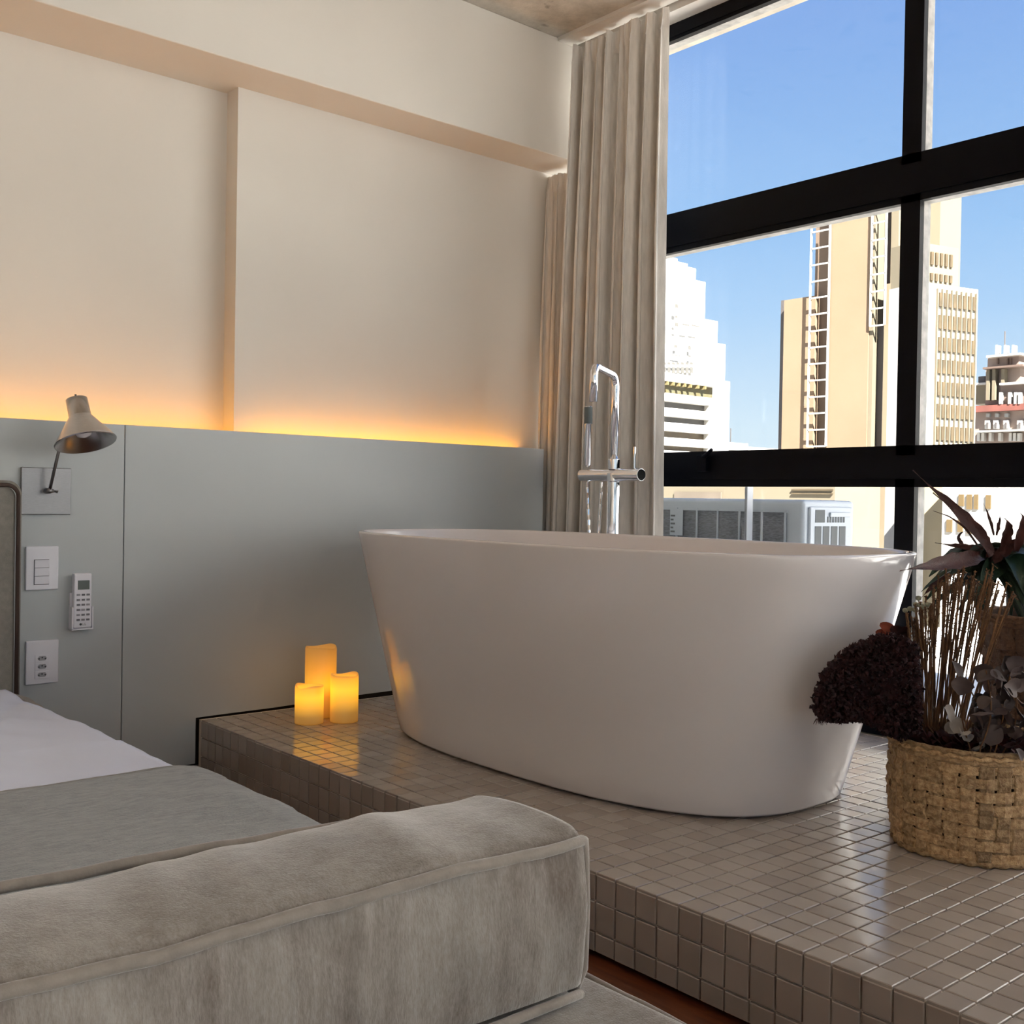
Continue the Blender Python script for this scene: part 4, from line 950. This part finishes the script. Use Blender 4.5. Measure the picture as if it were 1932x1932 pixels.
br = thing('steel_upright', (3.26, 2.487, .16), 'perforated grey steel upright standing in front of the outdoor unit', 'bracket')
ob('flat_face', MB().box(3.255, 3.258, 2.455, 2.487, .16, 1.0), mat('galvanised', (.32, .33, .35), .45, metal=.6), br)
ob('side_flange', MB().box(3.225, 3.258, 2.452, 2.455, .16, 1.0), mat('galv_light', (.6, .62, .65), .5, metal=.2), br)
hm = MB()
for k in range(12): hm.tube([(3.2535, 2.472, .40 + k * .045), (3.2548, 2.472, .40 + k * .045)], .0055, 10)
ob('bolt_hole', hm, mat('hole_light', (.75, .72, .62), .8), br)
struct('trim_3', MB().box(3.05, 6.3, -7.5, 4.2, -.25, .10).box(3.05, 3.78, 1.9, 3.6, .10, .158), mat('terrace_white', (.78, .77, .74), .8, var=.05, scale=4), 'sunlit white terrace slab outside the windows, under the outdoor unit')
# ------------------------------------------------------------------ city outside
M_bwhite = mat('bld_white', (.40, .385, .355), .9, var=.03, scale=.3)
M_bcream = mat('bld_cream', (0.139, 0.116, 0.077), .9, var=.05, scale=.2)
M_bbeige = mat('bld_beige', (.172, .114, .068), .9, col2=(.188, .128, .079), scale=.25, detail=6)
M_win = mat('bld_window', (0.042, 0.039, 0.035), .6, var=.2, scale=1)
M_winb = mat('bld_window_brown', (0.065, 0.046, 0.023), .6, var=.3, scale=1)
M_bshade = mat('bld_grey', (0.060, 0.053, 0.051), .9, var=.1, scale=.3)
M_red = mat('red_roof', (0.130, 0.039, 0.028), .9, var=.2, scale=.6)
M_stone = mat('bld_stone', (0.200, 0.152, 0.126), .9, var=.12, scale=.4)
M_road = mat('street', (.45, .43, .40), .95, var=.15, scale=.05)
struct('trim_4', MB().box(-300, 600, -300, 500, -41, -40), M_road, 'distant street level far below')
ZG = -40.0
# --- banded white building (front left) : face along x, facing -y
YN = 62.0
def fy(px, py): return at(px, py, 1, YN)
b1 = thing('office_building', (at(1300, 800, 1, YN).x, YN + 8, ZG), 'white office block with long dark window bands, beside the curtain edge', 'building')
xr = fy(1355, 800).x; xl = fy(1200, 800).x
ztop = fy(1350, 712).z
ob('body', MB().box(xl, xr, YN + .8, YN + 2.5, ZG, ztop), M_bwhite, b1)
def band(py0, py1, x1px, y=YN, nm='band'):
    z1, z0 = fy(1300, py0).z, fy(1300, py1).z
    ob('spandrel', MB().box(xl, fy(x1px, 800).x, YN, YN + .82, z0, z1), M_bwhite, b1)
band(709, 724, 1355)
for (a, b) in ((746, 761), (773, 789), (800, 816), (828, 843), (852, 866), (890, 905), (920, 1000)): band(a, b, 1353)
for (a, b) in ((761, 773), (789, 800), (816, 828), (843, 852)):
    z1, z0 = fy(1300, a).z, fy(1300, b).z
    ob('window_band', MB().box(xl, fy(1338, 800).x, YN + .6, YN + .79, z0, z1), M_winb if a > 800 else M_win, b1)
    ob('pier', MB().box(fy(1338, 800).x, xr, YN, YN + .8, z0, z1), M_bwhite, b1)
z1, z0 = fy(1300, 724).z, fy(1300, 746).z
ob('terrace_recess', MB().box(xl, fy(1353, 800).x, YN + .6, YN + .79, z0, z1), mat('ochre_wall', (0.074, 0.056, 0.014), .9, col2=(.07, .07, .04), scale=1.2), b1)
for px in (1262, 1272, 1283, 1294, 1305, 1316, 1330, 1343): ob('pergola_fin', MB().box(fy(px, 0).x, fy(px + 2, 0).x, YN - .1, YN + .6, fy(1300, 731).z, z1), mat('yellow_fin', (0.139, 0.110, 0.041), .9), b1)
# --- stepped white tower further back
YT = 130.0
def ft(px, py): return at(px, py, 1, YT)
b2 = thing('stepped_tower', (ft(1270, 600).x, YT + 12, ZG), 'tall white stepped tower rising behind the white office block', 'building')
steps = [(1237, 1263, 478), (1222, 1270, 496), (1215, 1283, 504), (1205, 1292, 512), (1198, 1304, 536), (1190, 1322, 607), (1180, 1331, 650), (1170, 1334, 720)]
for i, (a, b, ptop) in enumerate(steps):
    xa, xb = ft(a, 600).x, ft(b, 600).x
    ob('tier', MB().box(xa, xb, YT - i * .8, YT + 3 + i * .3, ZG if i == len(steps) - 1 else ft(1300, steps[i + 1][2] + 20).z, ft(1300, ptop).z), M_bwhite, b2)
wy = YT - 6.0
for k in range(7):
    for (pa, pb) in ((683, 688), (692, 704)):
        a, b = at(1254 + k * 8.5, pa, 1, wy), at(1259 + k * 8.5, pb, 1, wy)
        ob('window', MB().box(a.x, b.x, wy + .3, wy + .38, b.z, a.z), mat('pale_window', (0.070, 0.067, 0.060), .8), b2)
for (px, py, w_, h_) in ((1277, 573, 5, 8), (1277, 595, 4, 5), (1277, 608, 5, 8), (1275, 650, 5, 6), (1302, 652, 4, 8), (1270, 668, 16, 4), (1302, 670, 4, 4), (1291, 610, 12, 5), (1308, 612, 14, 5)):
    a, b = at(px, py, 1, wy), at(px + w_, py + h_, 1, wy); ob('window', MB().box(a.x, b.x, wy + .30, wy + .38, b.z, a.z), mat('pale_window', (0.070, 0.067, 0.060), .8), b2)
# --- far low roof with antennas
b4 = thing('distant_block', (at(1400, 840, 1, 180).x, 186, ZG), 'faint low distant rooftops between the white block and the beige tower', 'building')
a = at(1345, 838, 1, 180); b = at(1500, 838, 1, 180); ob('body', MB().box(a.x, b.x, 180, 200, ZG, a.z), M_bwhite, b4)
a = at(1375, 834, 1, 178); b = at(1412, 834, 1, 178); ob('roof_box', MB().box(a.x, b.x, 178, 182, a.z - 2, a.z), mat('haze_grey', (0.116, 0.122, 0.122), .9), b4)
a = at(1379, 808, 1, 179); ob('mast', MB().box(a.x, a.x + .15, 179, 179.2, a.z - 5, a.z), M_bshade, b4)
# --- big beige tower : face along y, facing -x
XT = 70.0
def fx_(px, py, X=XT): return at(px, py, 0, X)
b3 = thing('beige_tower', (XT + 12, fx_(1600, 700).y, ZG), 'huge blank beige tower with ladder-like frames, seen through the window', 'building')
def slab(pl_, pr_, ptop, px_top, dx=0, mat_=M_bbeige, name='wing', depth=3.2, X=None):
    X = XT + dx if X is None else X
    ya, yb = fx_(pl_, 700, X).y, fx_(pr_, 700, X).y
    zt_ = fx_(px_top, ptop, X).z if ptop is not None else fx_(1600, 365, XT).z - (X - XT) * .0
    return ob(name, MB().box(X, X + depth, yb, ya, ZG, zt_), mat_, b3)
slab(1477, 1536, 562, 1510, 0)                 # left wing
slab(1471, 1478, 567, 1474, .8, M_bshade, 'shaded_return')  # narrow shaded side, its shade put in as darker grey
slab(1562, 1637, None, 1600, -.3)             # main shaft
slab(1534, 1564, None, 1600, .6, mat('bld_tan', (.125, .085, .058), .9, var=.05, scale=.3), 'recess', 3)
slab(1635, 1668, None, 1600, 1.3, M_stone, 'recess', 3)
slab(1632, 1646, None, 1600, -.2, M_bcream, 'edge_strip', 3)
slab(1666, 1716, 533, 1690, -.2, mat('bld_sand', (.165, .125, .078), .9, var=.05, scale=.3), 'wing')
slab(1676, 1690, None, 1600, .6, M_bcream, 'edge_strip', 2)
slab(1690, 1716, None, 1600, 1.0, M_bwhite, 'upper_block', 2)
X_ = XT - .2; ya, yb = fx_(1636, 640, XT + .9).y, fx_(1664, 640, XT + .9).y
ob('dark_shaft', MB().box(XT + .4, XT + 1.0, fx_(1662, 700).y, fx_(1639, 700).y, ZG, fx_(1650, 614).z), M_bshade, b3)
# right hand side: pale pier seen past the mullion in the next window, facing -y
pz = fx_(1768, 340, XT + 4).z
ob('corner_pier', MB().box(XT + 3, XT + 6, fx_(1772, 500, XT + 3).y, fx_(1716, 500, XT + 3).y, ZG, fx_(1760, 335, XT + 3).z), M_bcream, b3)
def ladder(p0, p1, ytop, ybot, X, pitch_px, name):
    ya, yb = fx_(p0, 600, X).y, fx_(p1, 600, X).y; zt_, zb2 = fx_((p0 + p1) / 2, ytop, X).z, fx_((p0 + p1) / 2, ybot, X).z
    for y in (ya, yb): ob('rail', MB().box(X, X + .12, y - .06, y + .06, zb2, zt_), M_bwhite, b3)
    z = zb2; st = pitch_px * X / F_PX / .6
    step = (zt_ - zb2) / max(1, round((zt_ - zb2) / st))
    while z <= zt_ + .01:
        ob('rung', MB().box(X, X + .12, yb, ya, z - .055, z + .055), M_bwhite, b3); z += step
ladder(1527, 1562, 405, 842, XT - .55, 21, 'l')
ladder(1641, 1668, 388, 614, XT - .5, 21, 'r')
for k in range(11): 
    p = fx_(1650, 440 + k * 20.5, XT + 1.4); ob('vent_hole', MB().box(XT + 1.35, XT + 1.5, p.y - .22, p.y + .22, p.z - .25, p.z + .25), M_bshade, b3)
# --- cream block with rows of windows : face turned 15 degrees from x
AZ = math.radians(-15); d_ = Vector((math.cos(AZ), math.sin(AZ), 0)); nrm_ = Vector((math.sin(AZ), -math.cos(AZ), 0))   # faces the viewer
o_ = at(1842, 700, 0, 60.0)
def fc_(px, py, off=0.0):
    d = RM @ Vector((px - 966, py - 966, F_PX)); q = Vector((o_.x, o_.y, 0)) + nrm_ * off
    t = (q - CAMP).dot(nrm_) / d.dot(nrm_); return CAMP + d * t
b5 = thing('window_block', (o_.x, o_.y, ZG), 'cream office block with rows of narrow windows, right of the thick mullion', 'building')
Mr = Matrix(((d_.x, -nrm_.x, 0, o_.x), (d_.y, -nrm_.y, 0, o_.y), (0, 0, 1, 0), (0, 0, 0, 1)))
def L_(p): return (Mr.inverted() @ Vector(p))
def fbox(pxa, pxb, za_, zb2, d0, d1, m_, nm):
    ua, ub = L_(fc_(pxa, 700)).x, L_(fc_(pxb, 700)).x
    return ob(nm, MB().box(ua, ub, d0, d1, za_, zb2, Mr), m_, b5)
zt_ = fc_(1842, 546).z; z2 = fc_(1822, 464).z
fbox(1738, 1842, ZG, zt_, 0, 2.5, M_bcream if False else M_bwhite, 'body')
fbox(1738, 1820, zt_, z2, .6, 2.4, M_bcream, 'penthouse')
for r in range(13):
    for c_ in range(8):
        px = 1766.5 + c_ * 9.1
        # window row heights follow the storey pitch
        ztop_ = fc_(1830, 560 + r * 41.3).z
        hh_ = fc_(1830, 560).z - fc_(1830, 586).z
        ua = L_(fc_(px - r * .9 * (1 if px < 1900 else 0) * 0, 700)).x; ub = L_(fc_(px + 5.0, 700)).x
        if ztop_ < ZG + 5: continue
        ob('window', MB().box(ua, ub, -.12, .05, ztop_ - hh_, ztop_, Mr), M_winb, b5)
for c_ in range(9):
    ua = L_(fc_(1763 + c_ * 9.1, 700)).x; ob('fin', MB().box(ua, ua + .07, -.14, 0, ZG, fc_(1830, 553).z, Mr), M_bcream, b5)
for r, (pa, pb) in enumerate(((476, 500), (516, 530))):
    for c_ in range(6):
        z1, z0 = fc_(1800, pa).z, fc_(1800, pb).z; ua, ub = L_(fc_(1757 + c_ * 9, 700)).x, L_(fc_(1761.5 + c_ * 9, 700)).x
        ob('window', MB().box(ua, ub, .5, .62, z0, z1, Mr), M_winb, b5)
# --- ornate building at right, facing roughly the viewer
YO = 40.0
XO = 118.0
def fo_(px, py, off=0): return at(px, py, 0, XO + off)
b6 = thing('ornate_building', (XO + 10, fo_(1890, 700).y, ZG), 'ornate old stone building with a turreted tower at the right edge', 'building')
def oslab(a, b, ptop, pbot, off, m_, nm, dep=10):
    ya, yb = fo_(a, 700, off).y, fo_(b, 700, off).y; z1 = fo_((a + b) / 2, ptop, off).z; z0 = ZG if pbot is None else fo_((a + b) / 2, pbot, off).z
    return ob(nm, MB().box(XO + off, XO + off + dep, yb, ya, z0, z1), m_, b6)
oslab(1830, 1990, 774, None, 0, M_stone, 'body')
oslab(1828, 1992, 762, 774, -1.0, M_red, 'red_cornice')
oslab(1838, 1990, 810, 813, -1.5, M_bwhite, 'string_course', 2)
oslab(1860, 1925, 692, 762, 2, M_stone, 'tower')
oslab(1854, 1929, 690, 693.5, .5, mat('bld_terracotta', (0.093, 0.060, 0.046), .9), 'tower_cornice', 12)
oslab(1863, 1922, 672, 690, 2.5, M_stone, 'tower_top', 8)
oslab(1860, 1924, 668, 672, 1.5, M_bwhite, 'parapet', 10)
oslab(1835, 1862, 725, 762, 3, M_bcream, 'left_pavilion', 8)
oslab(1833, 1864, 722, 726, 2.5, M_bwhite, 'pavilion_cornice', 9)
oslab(1846, 1858, 710, 722, 4, M_bshade, 'lantern', 5)
oslab(1888, 1990, 722, 762, -.5, mat('bld_pink', (0.111, 0.079, 0.065), .9, var=.1, scale=.4), 'gallery', 8)
oslab(1886, 1990, 719, 723, -1.2, M_bwhite, 'gallery_cornice', 9)
for px in (1877, 1893, 1908): oslab(px, px + 3, 651, 672, 2, M_bwhite, 'pinnacle', 1.0)
oslab(1893.3, 1894.3, 625, 655, 3, M_bshade, 'mast', .2)
for px in (1861, 1872, 1889): oslab(px, px + 6, 696, 755, 1.2, M_bcream, 'pier', 1.0)
for px in (1886, 1903, 1914, 1922): oslab(px, px + 4, 740, 762, -1.1, M_bwhite, 'column', .6)
for px in (1880, 1899, 1905): oslab(px, px + 3, 676, 687, 2.3, mat('bld_terracotta', (0.093, 0.060, 0.046), .9), 'arch', .3)
for px in (1860, 1876, 1895, 1921): 
    oslab(px, px + 9, 793, 809, -.5, M_bwhite, 'dormer', .8); oslab(px + 3, px + 6, 797, 808, -.65, M_bshade, 'dormer_window', .3)
for px in (1862, 1879, 1897): oslab(px, px + 7, 780, 787, -.35, mat('slate', (.25, .25, .24), .9), 'oculus', .4)
for px in (1846, 1854, 1868, 1886, 1906, 1914, 1922): oslab(px, px + 5, 817, 832, -.6, M_bwhite, 'arch_pier', .8)
# --- lower yellow wall and white house seen through the bottom panes
b7 = thing('yellow_building', (40, at(1760, 1000, 0, 34).y, ZG), 'pale yellow plain building low beyond the bottom pane behind the plant', 'building')
ob('body', MB().box(52, 55, at(1785, 1000, 0, 52).y, at(1700, 1000, 0, 52).y, ZG, at(1745, 880, 0, 52).z), mat('pale_yellow', (.30, .25, .16), .9, var=.05, scale=.3), b7)
b8 = thing('white_house', (50, 40, ZG), 'white low building with tall ochre windows, seen behind the red bracts', 'building')
X8 = 50.0
ob('body', MB().box(X8, X8 + 3, at(1882, 1000, 0, X8).y, at(1777, 1000, 0, X8).y, ZG, at(1800, 890, 0, X8).z), M_bwhite, b8)
for (px, py, w_, h_) in ((1810, 933, 9, 22), (1825, 933, 9, 28), (1839, 933, 7, 28), (1861, 934, 9, 26), (1787, 980, 10, 24), (1808, 980, 9, 24), (1826, 985, 9, 22), (1789, 1040, 10, 22), (1812, 1040, 10, 22)):
    a, b = at(px, py, 0, X8), at(px + w_, py + h_, 0, X8); ob('window', MB().box(X8 - .08, X8 + .05, b.y, a.y, b.z, a.z), mat('ochre_window', (0.093, 0.060, 0.021), .8), b8)
b9 = thing('orange_building', (56, 30, ZG), 'narrow orange-pink facade right of the white low building', 'building')
ob('body', MB().box(54, 57, at(1915, 1000, 0, 54).y, at(1882, 1000, 0, 54).y, ZG, at(1900, 890, 0, 54).z), mat('orange_wall', (0.153, 0.088, 0.056), .9, var=.1, scale=.5), b9)
for (px, py, w_, h_) in ((1893, 922, 8, 12), (1892, 940, 9, 16), (1893, 975, 7, 10)):
    a, b = at(px, py, 0, 54), at(px + w_, py + h_, 0, 54); ob('window', MB().box(53.9, 54.05, b.y, a.y, b.z, a.z), M_bshade, b9)
b10 = thing('grey_building', (58, 20, ZG), 'grey stone building at the right edge beyond the bottom pane', 'building')
ob('body', MB().box(58, 61, 0, at(1915, 1000, 0, 58).y, ZG, at(1925, 890, 0, 58).z), M_bshade, b10)
b11 = thing('low_roof_block', (60, 70, ZG), 'pale low building with dark slots, just above the outdoor unit', 'building')
a, b = at(1180, 917, 0, 45), at(1640, 917, 0, 45)
ob('body', MB().box(45, 49, at(1575, 940, 0, 45).y, at(1180, 940, 0, 45).y, ZG, at(1400, 905, 0, 45).z), M_bcream, b11)
ob('window_band', MB().box(44.9, 45.1, at(1362, 935, 0, 45).y, at(1274, 935, 0, 45).y, at(1300, 960, 0, 45).z, at(1300, 928, 0, 45).z), mat('tan_band', (0.111, 0.088, 0.065), .9, var=.2, scale=.5), b11)
for py in (923, 930): ob('slot', MB().box(44.9, 45.1, at(1572, 930, 0, 45).y, at(1495, 930, 0, 45).y, at(1530, py + 2.5, 0, 45).z, at(1530, py, 0, 45).z), M_winb, b11)

M_bounce = mat('bounce_white', (.80, .79, .77), .9, var=.03, scale=.3)
b12 = thing('bounce_wing', (14, -12, ZG), 'unseen white wing added across the terrace to bounce sunlight indoors', 'building')
ob('wall', MB().box(13, 15, -28, 3.6, ZG, 7.5), M_bounce, b12)  # added out of view as a sunlit reflector for the room
for k in range(9):
    for z in (-2.0, 1.5, 4.6):
        ob('window', MB().box(12.95, 13.05, -26 + k * 3.2, -25 + k * 3.2, z, z + 1.5), M_win, b12)
